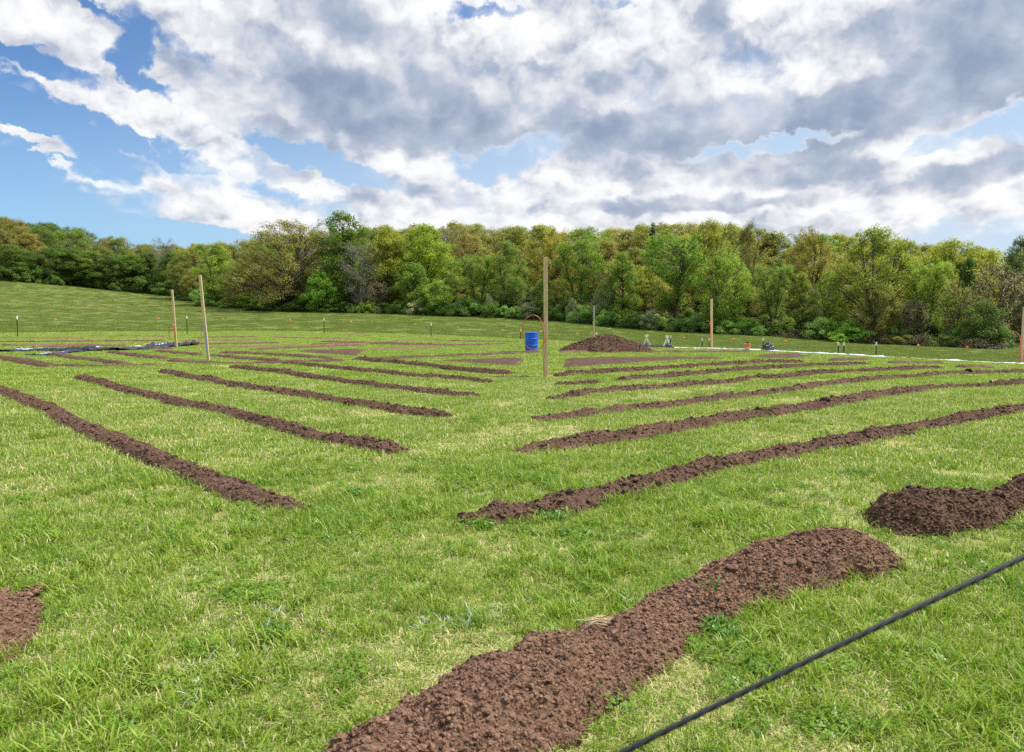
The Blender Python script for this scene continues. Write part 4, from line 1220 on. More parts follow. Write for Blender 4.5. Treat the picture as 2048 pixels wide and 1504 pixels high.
straw()
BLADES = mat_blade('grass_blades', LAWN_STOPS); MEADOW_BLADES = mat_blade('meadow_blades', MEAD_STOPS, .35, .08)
GRASS_COLL = {}


CHALK = mat_blade('chalk_marked_blades', [(0.0, (0.45, 0.55, 0.50)), (1.0, (0.72, 0.76, 0.76))])


def tuft(name, rng, count, radius, h0, h1, width, lean, seg, mat, straw=.12, flat_share=.2):
    """one tuft or patch of blades around the origin"""
    n = count
    rr = radius * np.sqrt(rng.random(n)); th = rng.random(n) * 2 * math.pi
    bx, by = rr * np.cos(th), rr * np.sin(th)
    h = h0 + (h1 - h0) * rng.random(n) ** 1.7
    ln = lean * (0.35 + rng.random(n)); ln[rng.random(n) < flat_share] *= 2.6
    az = rng.random(n) * 2 * math.pi
    dx, dy = np.cos(az), np.sin(az)
    w = width * (0.6 + 0.8 * rng.random(n)); tw = az + math.pi / 2 + (rng.random(n) - .5) * 1.6
    sx, sy = np.cos(tw) * w / 2, np.sin(tw) * w / 2
    tint = np.clip(rng.normal(.42, .16, n), 0, .8); tint[rng.random(n) < straw] = .9 + .1 * rng.random()
    V, tn, tl = [], [], []
    for s in range(seg + 1):
        f = s / seg; out = h * ln * f ** 1.8; z = h * (f - 0.42 * np.minimum(ln, 1.6) * f ** 2.2) - .006 * (s == 0)
        px, py = bx + dx * out, by + dy * out
        if s < seg:
            ww = 1 - .55 * f ** 1.5
            V.append(np.stack([px - sx * ww, py - sy * ww, z], -1)); V.append(np.stack([px + sx * ww, py + sy * ww, z], -1))
            tn += [tint, tint]; tl += [np.full(n, f)] * 2
        else:
            V.append(np.stack([px, py, z], -1)); tn.append(tint); tl.append(np.full(n, 1.0))
    idx = np.arange(n); q = []
    for s in range(seg - 1):
        a, b, c, d = 2 * s * n + idx, (2 * s + 1) * n + idx, (2 * s + 3) * n + idx, (2 * s + 2) * n + idx
        q.append(np.stack([a, b, c, d], -1))
    t = np.stack([2 * (seg - 1) * n + idx, (2 * (seg - 1) + 1) * n + idx, 2 * seg * n + idx], -1)
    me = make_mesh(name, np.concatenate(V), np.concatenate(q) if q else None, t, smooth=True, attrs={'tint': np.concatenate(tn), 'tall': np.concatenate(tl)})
    me.materials.append(mat)
    return bpy.data.objects.new(name, me)


def coll(name, objs):
    c = bpy.data.collections.new(name)
    for i, o in enumerate(objs):
        o.name = '%s_%02d' % (name, i); c.objects.link(o)
    return c


def scatter(name, pts, scale, rot, idx, collection, label, cat='grass', tilt=None):
    n = len(pts)
    ev = np.zeros((n, 3)); ev[:, 2] = rot
    if tilt is not None: ev[:, :2] = tilt
    me = make_mesh(name, pts, attrs={'turn': ev, 'size': scale, 'pick': np.asarray(idx, np.int32)})
    o = link(name, me)
    ng = bpy.data.node_groups.new(name, 'GeometryNodeTree')
    ng.interface.new_socket('Geometry', in_out='INPUT', socket_type='NodeSocketGeometry')
    ng.interface.new_socket('Geometry', in_out='OUTPUT', socket_type='NodeSocketGeometry')
    N, Lk = ng.nodes, ng.links
    gi, go = N.new('NodeGroupInput'), N.new('NodeGroupOutput')
    ci = N.new('GeometryNodeCollectionInfo'); ci.inputs[0].default_value = collection
    ci.inputs['Separate Children'].default_value = True; ci.inputs['Reset Children'].default_value = True
    ip = N.new('GeometryNodeInstanceOnPoints'); ip.inputs['Pick Instance'].default_value = True

    def named(attr, typ):
        a = N.new('GeometryNodeInputNamedAttribute'); a.data_type = typ; a.inputs[0].default_value = attr
        return a.outputs[0]
    Lk.new(gi.outputs[0], ip.inputs['Points']); Lk.new(ci.outputs[0], ip.inputs['Instance'])
    Lk.new(named('pick', 'INT'), ip.inputs['Instance Index']); Lk.new(named('size', 'FLOAT'), ip.inputs['Scale'])
    e2r = N.new('FunctionNodeEulerToRotation'); Lk.new(named('turn', 'FLOAT_VECTOR'), e2r.inputs[0]); Lk.new(e2r.outputs[0], ip.inputs['Rotation'])
    Lk.new(ip.outputs[0], go.inputs[0])
    md = o.modifiers.new('scatter', 'NODES'); md.node_group = ng
    tag(o, label, cat, kind='stuff')
    return o


def ring_points(rng, r0, r1, dens, a_lim=math.radians(42)):
    n = int(a_lim * (r1 * r1 - r0 * r0) * dens)
    r = np.sqrt(r0 * r0 + (r1 * r1 - r0 * r0) * rng.random(n)); a = (rng.random(n) * 2 - 1) * a_lim
    return r * np.sin(a), r * np.cos(a)


def build_grass():
    rng = np.random.default_rng(7)
    near = [tuft('t', rng, 16, .045, .025, .075, .0042, .55, 3, BLADES, .14) for _ in range(7)] + \
           [tuft('t', rng, 15, .04, .045, .125, .0046, .6, 4, BLADES, .05, .1) for _ in range(4)] + \
           [tuft('t', rng, 18, .055, .015, .045, .0036, 1.2, 2, BLADES, .75, .5) for _ in range(3)] + \
           [tuft('t', rng, 7, .03, .05, .10, .0085, .9, 4, BLADES, .0, .1) for _ in range(2)]
    mid = [tuft('t', rng, 46, .12, .025, .07, .0068, .6, 2, BLADES, .15) for _ in range(6)] + \
          [tuft('t', rng, 34, .10, .035, .095, .0070, .6, 3, BLADES, .06) for _ in range(3)] + \
          [tuft('t', rng, 40, .12, .015, .045, .0065, 1.2, 2, BLADES, .7, .5) for _ in range(2)]
    farp = [tuft('t', rng, 110, .28, .02, .052, .014, .6, 1, BLADES, .15) for _ in range(5)] + [tuft('t', rng, 70, .24, .03, .08, .014, .6, 2, BLADES, .06) for _ in range(2)]
    vfar = [tuft('t', rng, 150, .6, .02, .055, .030, .6, 1, BLADES, .16) for _ in range(5)]
    def clover(n_, rad):
        m = MB(); tint = []
        for _ in range(n_):
            r = rad * math.sqrt(rng.random()); th = rng.random() * 6.283
            c = np.array([r * math.cos(th), r * math.sin(th), .012 + .03 * rng.random()]); nv = np.array([.4 * math.cos(th), .4 * math.sin(th), 1]) + rng.normal(0, .3, 3); nv /= np.linalg.norm(nv)
            t1 = np.cross(nv, rng.normal(0, 1, 3)); t1 /= np.linalg.norm(t1); t2 = np.cross(nv, t1); s_ = .006 + .006 * rng.random()
            for q_ in range(3):
                a = q_ * 2.094; d = t1 * math.cos(a) + t2 * math.sin(a); e = np.cross(nv, d)
                m.add([c, c + d * s_ * .6 + e * s_ * .5, c + d * s_ * 1.25, c + d * s_ * .6 - e * s_ * .5], [(0, 1, 2, 3)]); tint += [.1 + .3 * rng.random()] * 4
        me = make_mesh('clover', np.concatenate(m.v), np.concatenate(m.q), None, True, {'tint': np.array(tint), 'tall': np.ones(len(tint))}); me.materials.append(BLADES)
        return bpy.data.objects.new('clover', me)
    near[14:16] = [near[14], clover(60, .07)]
    chalk = [tuft('t', rng, 9, .03, .03, .085, .006, .7, 3, CHALK, 0) for _ in range(2)]
    near += chalk
    # near lawn
    parts = {'near': [], 'mid': [], 'far': [], 'vfar': []}

    def put(key, x, y, protos, kinds, s0, s1):
        el = edge(EDGE_LAWN, x, y); r = np.hypot(x, y)
        ok = (r < el + .3) & ~in_soil(x, y)
        x, y = x[ok], y[ok]; n = len(x)
        dry = fbm(x * .55, y * .55, 33, 4) + .4 * fbm(x * 2.4, y * 2.4, 34, 3)
        lush = fbm(x * .8 + 40, y * .8, 35, 4) + .5 * perlin(x * 3.1, y * 3.1, 36)
        a, b, c, d = kinds                                             # normal, lush, dry, broad
        u = rng.random(n); pick = rng.integers(0, a, n)
        m = u < np.clip(.12 + .55 * lush, 0.02, .7); pick[m] = a + rng.integers(0, max(b, 1), n)[m] if b else pick[m]
        if c:
            m = rng.random(n) < np.clip(.20 + 1.15 * dry, .05, .85); pick[m] = a + b + rng.integers(0, c, n)[m]
        if d:
            m = rng.random(n) < np.clip(.03 + .35 * (fbm(x * 1.6 + 9, y * 1.6, 37, 3) - .12), .015, .4); pick[m] = a + b + c + rng.integers(0, d, n)[m]
        sc = s0 + (s1 - s0) * rng.random(n); sc *= 1 + .25 * np.clip(lush, -.6, .8)
        z = ground(x, y)
        parts[key].append((np.stack([x, y, z], -1), sc, rng.random(n) * 6.283, pick))

    put('near', *ring_points(rng, 1.6, 5.0, 760, math.radians(62)), near, (7, 4, 3, 2), .75, 1.3)
    put('near', *ring_points(rng, 5.0, 8.0, 420, math.radians(52)), near, (7, 4, 3, 2), .9, 1.5)
    C = []
    for (px, py, n_, sp) in ((490, 1305, 7, .07), (430, 1335, 5, .07), (400, 1380, 4, .08), (525, 1235, 3, .06), (935, 1250, 8, .09), (900, 1262, 5, .08), (1000, 1222, 4, .08), (505, 1052, 4, .05), (1018, 958, 5, .10), (985, 985, 4, .12), (700, 1085, 3, .08), (250, 985, 3, .1), (1480, 1012, 3, .1), (1560, 1060, 2, .1), (1230, 1190, 3, .06)):
        g = at(px, py)
        for _ in range(n_):
            xx, yy = g[:2] + rng.normal(0, sp, 2); C.append((xx, yy, float(ground(np.array(xx), np.array(yy)))))
    C = np.array(C); parts['near'].append((C, .6 + .5 * rng.random(len(C)), rng.random(len(C)) * 6.283, rng.integers(16, 18, len(C))))
    put('mid', *ring_points(rng, 7.5, 19, 115, math.radians(47)), mid, (6, 3, 2, 0), .85, 1.35)
    put('far', *ring_points(rng, 18, 46, 20), farp, (5, 2, 0, 0), .85, 1.3)
    put('vfar', *ring_points(rng, 45, 96, 4.2), vfar, (5, 0, 0, 0), .85, 1.3)
    txt = {'near': ('turf', near, 'thick green and straw lawn grass around the nearest soil mounds'),
           'mid': ('lawn_grass', mid, 'short bright lawn grass between the soil rows'),
           'far': ('far_lawn_grass', farp, 'mown yellow-green grass around the posts and barrel'),
           'vfar': ('lawn_edge_grass', vfar, 'mown pale grass strip at the far end of the lawn below the meadow')}
    for key, (nm, pr, lab) in txt.items():
        P = [np.concatenate([q[i] for q in parts[key]]) for i in range(4)]
        scatter(nm, P[0], P[1], P[2], P[3], coll('blades_' + key, pr), lab)
    # meadow
    mead = [tuft('t', rng, 150, .95, .04, .12, .036, .7, 2, MEADOW_BLADES, .06) for _ in range(5)]
    x, y = ring_points(rng, 38, 262, 1.0)
    r = np.hypot(x, y); ok = (r > edge(EDGE_LAWN, x, y) - .2 + .4 * rng.random(len(x))) & (r < edge(EDGE_WOOD, x, y) + 3) & ~in_soil(x, y)
    x, y = x[ok], y[ok]; n = len(x)
    sc = (.75 + .45 * rng.random(n)) * (1 + .2 * np.clip(fbm(x * .05, y * .05, 50, 3), -.7, 1)) * np.where(np.hypot(x, y) < edge(EDGE_LAWN, x, y) + 6, 1.15, 1)
    scatter('meadow_grass', np.stack([x, y, ground(x, y)], -1), sc, rng.random(n) * 6.283, rng.integers(0, 5, n), coll('meadow_tufts', mead), 'unmown olive green meadow grass between the fence and the woods')


build_grass()
# ------------------------------------------------------------------ trees
def mat_leaf():
    m, k, out = new_mat('spring_leaves')
    oi = k.node('ShaderNodeObjectInfo')
    tv = k.node('ShaderNodeAttribute', attribute_name='tint').outputs['Fac']
    lo = k.mix(1.0, oi.outputs['Color'], (.78, .80, .72), 'MULTIPLY'); hi = k.mix(1.0, oi.outputs['Color'], (1.34, 1.26, 1.12), 'MULTIPLY')
    c = k.mix(tv, lo, hi)
    d = k.node('ShaderNodeBsdfPrincipled', {'Base Color': c, 'Roughness': 0.55, 'Specular IOR Level': 0.25})
    tr = k.node('ShaderNodeBsdfTranslucent', {'Color': k.mix(1.0, c, (1.3, 1.3, .75), 'MULTIPLY')})
    k.l.new(k.node('ShaderNodeMixShader', {0: .50, 1: d.outputs[0], 2: tr.outputs[0]}).outputs[0], out.inputs[0])
    return m


LEAF = mat_leaf()
BARK = principled('bark_dark', (0.085, 0.072, 0.058), .9, (14, .8, .03), .1, .35, 3.0)
BARK_GREY = principled('bark_grey', (0.21, 0.195, 0.17), .9, (14, .8, .03), .1, .25, 3.0)
TWIG = principled('twigs_brown', (0.10, 0.075, 0.055), .9, None, .1, .3, 3.0)


def tree_meshes(name, seed, H=14.0, R=4.5, base=.18, clumps=60, leaves=300, leaf=.26, clump_r=1.25, shape='round', trunks=1, trunk_r=.24,
                bark=None, flat=.8, twig=6, spread=.75, open_=0.0):
    """a tree 'H' tall: returns (wood mesh, foliage mesh)"""
    rng = np.random.default_rng(seed)
    wood = MB()
    tops = []
    for tk in range(trunks):
        a = rng.random() * 6.283; lean = (0.0 if trunks == 1 else .16 + .1 * rng.random()) * H
        n = 9; f = np.linspace(0, 1, n)
        wob = rng.normal(0, .012 * H, (n, 2)).cumsum(0) * f[:, None] * .6
        pts = np.stack([math.cos(a) * lean * f ** 1.3 + wob[:, 0] + (rng.random() - .5) * .5 * (trunks > 1), math.sin(a) * lean * f ** 1.3 + wob[:, 1], f * H * .88 - .4 * (1 - f)], -1)
        rad = trunk_r / math.sqrt(trunks) * (1 - .86 * f) * (1 + .7 * np.exp(-f * 26))
        wood.tube(pts, rad, 7, caps=False); tops.append((pts, rad))
    C = []
    tries = 0
    while len(C) < clumps and tries < clumps * 60:
        tries += 1
        t = rng.random() ** .85; z = base + (1 - base) * t
        if shape == 'round': prof = math.sin(math.pi * min(1, .18 + .82 * t)) ** .62 if t > .4 else .55 + .45 * (t / .4) ** .7 * 1.0
        elif shape == 'dome': prof = math.sqrt(max(0, 1 - max(0, (t - .35) / .65) ** 2)) * (.75 + .25 * min(1, t / .3))
        elif shape == 'column': prof = (.55 + .45 * math.sin(math.pi * min(1, t * 1.05))) * (1 - .55 * max(0, t - .55) / .45)
        elif shape == 'vase': prof = (.35 + .65 * min(1, t / .65) ** .9) * (1 - .5 * max(0, t - .8) / .2)
        elif shape == 'cone': prof = 1.02 - t * .92
        else: prof = 1.0
        prof = max(prof, .08)
        rr = R * prof * (rng.random() ** (.42)) * (1 + .12 * rng.normal())
        th = rng.random() * 6.283
        p = np.array([rr * math.cos(th), rr * math.sin(th), z * H - clump_r * .35])
        if any(np.linalg.norm((p - c[0]) * (1, 1, 1.25)) < clump_r * .62 for c in C): continue
        C.append((p, clump_r * (.62 + .62 * rng.random()) * (1 - .25 * t)))
    LV, LT = [], []
    for p, cr in C:
        pts, rad = tops[int(np.argmin([np.linalg.norm(t_[0][-1][:2] - p[:2]) for t_ in tops]))] if trunks > 1 else tops[0]
        hd = np.linalg.norm(p[:2]); za = max(H * base * .55, p[2] - (.35 + spread * .6) * hd - .05 * H)
        j = np.interp(za, pts[:, 2], np.arange(len(pts))); j0 = int(min(j, len(pts) - 2)); ft = j - j0
        s = pts[j0] * (1 - ft) + pts[j0 + 1] * ft; r0 = (rad[j0] * (1 - ft) + rad[j0 + 1] * ft) * .42 + .012
        mid = s * .45 + p * .55 + np.array([0, 0, .10 * hd]) + rng.normal(0, .05 * H * .3, 3)
        u = np.linspace(0, 1, 6)[:, None]
        br = s * (1 - u) ** 2 + 2 * mid * u * (1 - u) + p * u ** 2
        wood.tube(br, np.linspace(r0, .018, 6), 4, caps=False)
        for _ in range(twig):
            e = p + rng.normal(0, .55, 3) * cr * np.array([1, 1, .75]); b = br[3 + rng.integers(0, 3)]
            wood.tube(np.stack([b, (b + e) / 2 + rng.normal(0, .1, 3) * cr, e]), [.022, .014, .006], 3, caps=False)
        nl = int(leaves * (.6 + .8 * rng.random()) * (cr / clump_r) ** 2)
        if nl == 0: continue
        v = rng.normal(0, 1, (nl, 3)); v /= np.linalg.norm(v, axis=1, keepdims=True)
        rad_ = cr * (1 - open_ * 0) * (.35 + .65 * rng.random(nl) ** .5) * (1 + .28 * rng.normal(0, 1, nl) * .6)
        c = p + v * rad_[:, None] * np.array([1, 1, flat])
        c[:, 2] -= .10 * cr * (v[:, 0] ** 2 + v[:, 1] ** 2)
        nrm = v * .55 + np.array([0, 0, .75]) + rng.normal(0, .55, (nl, 3)); nrm /= np.linalg.norm(nrm, axis=1, keepdims=True)
        t1 = np.cross(nrm, rng.normal(0, 1, (nl, 3))); t1 /= np.linalg.norm(t1, axis=1, keepdims=True) + 1e-9; t2 = np.cross(nrm, t1)
        sz = leaf * (.55 + .9 * rng.random(nl))[:, None] / 2
        LV.append(np.stack([c - t1 * sz, c + t2 * sz * .62 + nrm * sz * .15, c + t1 * sz, c - t2 * sz * .62 + nrm * sz * .15], 1).reshape(-1, 3))
        ct = rng.normal(.45, .14)
        LT.append(np.repeat(np.clip(ct + rng.normal(0, .18, nl), 0, 1), 4))
    wm = wood.mesh(name + '_wood', True); wm.materials.append(bark or BARK)
    if not LV: return wm, None, H
    V = np.concatenate(LV); q = np.arange(len(V)).reshape(-1, 4)
    lm = make_mesh(name + '_leaves', V, q, smooth=False, attrs={'tint': np.concatenate(LT)}); lm.materials.append(LEAF)
    top = np.percentile(V[:, 2], 99.5)
    return wm, lm, float(top)


def protos():
    P = {}
    P['oak'] = [tree_meshes('oak', 1, 15, 7.2, .10, 130, 210, .23, 1.3, 'dome', 2, .40, None, .7, 9, .35), tree_meshes('oak', 2, 14, 6.2, .14, 110, 210, .23, 1.25, 'dome', 2, .34, None, .7, 8, .4)]
    P['dense'] = [tree_meshes('dense', 3, 15, 4.8, .10, 95, 330, .25, 1.25, 'round', 1, .32), tree_meshes('dense', 4, 14, 4.2, .12, 85, 320, .25, 1.2, 'round', 1, .3)]
    P['airy'] = [tree_meshes('airy', 5, 14, 3.6, .16, 90, 230, .21, 1.0, 'column', 2, .25, None, .85, 7, .35), tree_meshes('airy', 6, 14, 4.0, .2, 95, 210, .21, 1.0, 'vase', 3, .28, None, .85, 7, .3),
                 tree_meshes('airy', 7, 13, 3.2, .18, 80, 230, .21, .95, 'column', 1, .22, None, .85, 7, .4)]
    P['dome'] = [tree_meshes('dome', 8, 14, 5.6, .16, 105, 260, .24, 1.25, 'dome', 3, .36, None, .75, 7, .45), tree_meshes('dome', 9, 13, 5.0, .2, 95, 260, .24, 1.2, 'dome', 2, .32, None, .75, 7, .5)]
    P['bare'] = [tree_meshes('bare', 10, 13, 4.6, .22, 70, 34, .20, 1.3, 'vase', 2, .30, BARK_GREY, .8, 16, .45), tree_meshes('bare', 11, 14, 4.4, .3, 70, 70, .20, 1.2, 'vase', 1, .26, BARK_GREY, .8, 14, .4)]
    P['conifer'] = [tree_meshes('conifer', 12, 13, 2.0, .05, 90, 230, .22, .72, 'cone', 1, .22, None, .5, 3, .1)]
    P['small'] = [tree_meshes('small', 13, 7.5, 3.0, .06, 60, 300, .21, .95, 'round', 3, .18, None, .8, 6, .4), tree_meshes('small', 14, 7.0, 2.6, .1, 52, 280, .21, .9, 'dome', 4, .18, None, .8, 6, .4)]
    P['shrub'] = [tree_meshes('shrub', 15, 2.6, 2.3, .02, 42, 230, .17, .62, 'dome', 5, .09, TWIG, .75, 4, .3), tree_meshes('shrub', 16, 2.2, 2.0, .02, 36, 230, .17, .58, 'dome', 5, .08, TWIG, .75, 4, .3),
                  tree_meshes('shrub', 17, 3.4, 2.1, .02, 44, 210, .17, .62, 'round', 5, .09, TWIG, .8, 5, .3)]
    P['brush'] = [tree_meshes('brush', 18, 2.4, 2.6, .02, 60, 22, .13, .7, 'dome', 7, .08, TWIG, .8, 16, .3), tree_meshes('brush', 19, 6.5, 2.8, .05, 70, 70, .17, .9, 'vase', 5, .14, TWIG, .85, 15, .35)]
    return P


PROTO = protos()
_used = {}


def plant(kind, var, loc, height, width, color, rz, name, label, cat, group=None, wood_name='trunk', leaf_name='crown'):
    wm, lm, top = PROTO[kind][var % len(PROTO[kind])]
    root = empty(name, loc, rz)
    s = height / top
    nat = {'oak': 14.5, 'dense': 9.6, 'airy': 7.8, 'dome': 11, 'bare': 9.5, 'conifer': 4.3, 'small': 6.2, 'shrub': 4.9, 'brush': 5.6}[kind]
    sw = (width / nat) if width else s
    root.scale = (sw, sw, s)
    tag(root, label, cat, group)
    a = bpy.data.objects.new(wood_name, wm); COL.objects.link(a); a.parent = root
    if lm is not None:
        b = bpy.data.objects.new(leaf_name, lm); COL.objects.link(b); b.parent = root
        b.color = (color[0] * 2.4, color[1] * 2.28, color[2] * 2.5, 1)
    return root


G_DARK = (0.040, 0.075, 0.015); G_MID = (0.075, 0.125, 0.020); G_YEL = (0.122, 0.146, 0.022); G_OLIVE = (0.098, 0.110, 0.028); G_LIME = (0.100, 0.158, 0.024)
G_TAN = (0.145, 0.130, 0.048); G_GOLD = (0.148, 0.142, 0.024); G_PALE = (0.150, 0.180, 0.098); G_GREY = (0.115, 0.115, 0.070); G_COOL = (0.055, 0.105, 0.028); G_DEEP = (0.018, 0.036, 0.014)


def front(px, base, top, w, kind, var, col, name, label, group=None, back=0.0, cat='tree'):
    """a tree whose foot, top and width are read off the photograph"""
    Y = float(np.interp(px, sorted(EDGE_WOOD), [EDGE_WOOD[q] for q in sorted(EDGE_WOOD)])) + 2.5 + back
    g = at_dist(px, Y)
    dist = Y
    zt = CAMZ + (638 - top) / F * dist
    plant(kind, var, g - (0, 0, .15), zt - g[2] + .15, w * dist / F, col, (px * 37.7) % 6.28, name, label, cat, group)


FRONT = [
    # px  base top  width kind var colour name label [back]
    (440, 0, 492, 92, 'airy', 0, G_LIME, 'broadleaf_tree', 'bright green narrow tree at the left end of the oaks, rising past the blue-hosed post', 4),
    (385, 0, 502, 95, 'dome', 1, G_OLIVE, 'broadleaf_tree', 'olive tree at the inner corner where the left wood meets the meadow', 3),
    (350, 0, 508, 70, 'dense', 1, G_DARK, 'broadleaf_tree', 'dark green tree in the corner behind the orange-hosed post', 5),
    (505, 0, 500, 110, 'oak', 1, G_OLIVE, 'oak_tree', 'smaller olive-tan oak just left of the large spreading oak', 6),
    (572, 0, 447, 205, 'oak', 0, (0.108, 0.112, 0.034), 'oak_tree', 'largest spreading olive-tan oak with dark limbs showing, left of the tall dark tree', 1),
    (612, 0, 441, 130, 'bare', 1, G_GREY, 'bare_tree', 'thin-topped nearly leafless tree rising above the large oak', 10),
    (688, 0, 431, 128, 'dense', 0, (0.050, 0.092, 0.013), 'broadleaf_tree', 'tallest dark green tree on the skyline, right of the large oak', 5),
    (644, 0, 545, 80, 'small', 0, (0.080, 0.160, 0.020), 'broadleaf_tree', 'low vivid green tree in front of the tallest dark tree', -2),
    (722, 0, 486, 100, 'bare', 0, G_GREY, 'bare_tree', 'grey dead-looking tree with pale bare limbs in front of the tall dark tree', -1),
    (775, 0, 462, 110, 'dense', 1, G_YEL, 'broadleaf_tree', 'yellow-green full tree right of the grey bare tree', 5),
    (852, 0, 455, 135, 'dense', 0, (0.110, 0.155, 0.018), 'broadleaf_tree', 'broad yellow-green tree in the middle left of the wood, tall and full', 8),
    (828, 0, 527, 95, 'small', 1, G_MID, 'broadleaf_tree', 'rounded mid green tree in front of the broad yellow-green one', 0),
    (876, 0, 563, 72, 'small', 0, G_LIME, 'broadleaf_tree', 'small bright lime tree above the white-flowered bush', -2),
    (932, 0, 471, 70, 'dome', 0, G_TAN, 'broadleaf_tree', 'tan-leaved round tree on the slope behind the barrel side of the wood', 24),
    (957, 0, 508, 72, 'airy', 1, G_MID, 'locust_tree', 'feathery green locust tree left of the barrel', 1),
    (1018, 0, 487, 78, 'airy', 0, (0.070, 0.115, 0.025), 'locust_tree', 'upright dull green locust tree above the orange loop', 3),
    (1112, 0, 463, 100, 'dome', 1, G_GOLD, 'broadleaf_tree', 'golden-orange crowned tree behind the top of the tallest post', 16),
    (1085, 0, 560, 60, 'small', 1, (0.075, 0.120, 0.025), 'broadleaf_tree', 'low green tree directly behind the tallest post', 0),
    (1158, 0, 482, 100, 'airy', 1, G_MID, 'locust_tree', 'airy green locust tree just right of the tallest post', 2),
    (1245, 0, 508, 95, 'airy', 2, G_MID, 'locust_tree', 'slender green tree above the big soil pile', 1),
    (1302, 0, 452, 30, 'conifer', 0, G_DEEP, 'conifer_tree', 'dark narrow evergreen showing through the wood near its top', 26),
    (1346, 0, 468, 120, 'airy', 1, (0.072, 0.130, 0.018), 'locust_tree', 'largest green locust tree right of the dark evergreen, many dark stems', 1),
    (1415, 0, 446, 112, 'dome', 0, G_YEL, 'broadleaf_tree', 'wide yellow-green crown on the skyline above the post with the bent orange hose', 14),
    (1446, 0, 503, 118, 'dome', 1, G_LIME, 'broadleaf_tree', 'pale lime leaning tree behind the post with the bent orange hose', -1),
    (1490, 0, 450, 70, 'airy', 0, G_OLIVE, 'broadleaf_tree', 'tall brownish olive tree beside the wide yellow-green crown', 12),
    (1546, 0, 528, 75, 'airy', 1, G_MID, 'broadleaf_tree', 'green tree with bare forked trunk above the orange bucket', 1),
    (1600, 0, 548, 76, 'airy', 2, (0.095, 0.125, 0.022), 'broadleaf_tree', 'olive green slim tree right of the bucket', 1),
    (1612, 0, 463, 105, 'dome', 1, (0.128, 0.122, 0.032), 'broadleaf_tree', 'russet olive crown on the skyline behind the slim trees', 16),
    (1655, 0, 545, 72, 'airy', 0, G_LIME, 'broadleaf_tree', 'bright slim tree just left of the big dome-shaped tree', 2),
    (1742, 0, 460, 165, 'dome', 0, (0.105, 0.135, 0.020), 'broadleaf_tree', 'big dome-shaped yellow-green tree standing highest on the right', 2),
    (1758, 0, 572, 92, 'dome', 1, G_OLIVE, 'broadleaf_tree', 'low olive many-stemmed tree under the big dome-shaped tree', -3),
    (1822, 0, 600, 70, 'brush', 1, G_GREY, 'broadleaf_tree', 'greyish brushy young tree right of the low olive tree', -2),
    (1852, 0, 522, 90, 'airy', 1, G_LIME, 'broadleaf_tree', 'lime green tree right of the big dome-shaped tree', 1),
    (1897, 0, 484, 160, 'dome', 0, G_YEL, 'broadleaf_tree', 'wide golden olive crown on the skyline near the right edge', 14),
    (1915, 0, 570, 85, 'brush', 1, G_OLIVE, 'broadleaf_tree', 'thin twiggy olive tree left of the ivy-dark bush near the right edge', -1),
    (1932, 0, 520, 46, 'dense', 1, (0.028, 0.070, 0.014), 'broadleaf_tree', 'small dark green crown set in the wood near the right edge', 10),
    (1962, 0, 604, 92, 'small', 0, (0.045, 0.082, 0.016), 'broadleaf_tree', 'low dark ivy-clad bushy tree nearest the right edge', -4),
    (1985, 0, 530, 90, 'brush', 1, G_GREY, 'broadleaf_tree', 'tall grey-green brushy tree behind the ivy-dark bush', 4),
    (2030, 0, 480, 75, 'dense', 0, (0.045, 0.075, 0.020), 'broadleaf_tree', 'dark green tree cut by the right edge on the skyline', 16),
    (2052, 0, 540, 90, 'brush', 1, G_GREY, 'broadleaf_tree', 'greyish twiggy tree cut by the right edge behind the wooden post', 5),
    (1205, 0, 540, 70, 'brush', 1, G_OLIVE, 'broadleaf_tree', 'twiggy olive tree behind the grey wooden post', 3),
    (760, 0, 566, 62, 'brush', 1, G_GREY, 'broadleaf_tree', 'grey twiggy young tree right of the dead-looking tree', 0),
    (905, 0, 548, 60, 'airy', 2, (0.080, 0.125, 0.025), 'broadleaf_tree', 'slim green tree between the lime tree and the locust', 4),
]
for (px, b, t, w, kd, vr, cl, nm, lb, bk) in FRONT:
    front(px, b, t, w, kd, vr, cl, nm, lb, 'trees along the front of the wood', bk)
# left wood along the top of the meadow
rngT = np.random.default_rng(77)
LEFT = [(-70, 486, 95), (-20, 500, 85), (30, 492, 80), (68, 470, 72), (105, 498, 78), (145, 500, 80), (188, 505, 78), (228, 508, 76), (268, 512, 78), (305, 508, 66), (334, 478, 50)]
LLAB = ['dark green tree at the very left end of the wood', 'dark green tree cut by the left edge of the photo', 'second tree in from the left edge, dark green', 'ochre-tinted round tree standing out in the left wood',
        'dark tree just right of the ochre-tinted one', 'dark green tree above the first metal fence post side of the meadow', 'mid green tree in the middle of the left wood', 'dark tree right of the middle of the left wood',
        'green tree near the right end of the left wood', 'last dark tree before the corner of the wood', 'single taller pale tree poking above the skyline at the corner']
LCOL = [G_DARK, G_DARK, (0.05, .085, .017), (0.125, 0.115, 0.032), G_DARK, (0.048, 0.085, 0.018), (0.065, 0.11, 0.02), G_DARK, (0.055, 0.098, 0.018), G_DARK, G_GREY]
for k, (px, t, w) in enumerate(LEFT):
    front(px, 0, t, w * 1.15, 'bare' if k == 10 else ('dense', 'dome', 'dense')[k % 3], k if k != 10 else 1, LCOL[k], 'broadleaf_tree', LLAB[k], 'trees along the left wood', 1 + (14 if k in (3, 10) else 0))

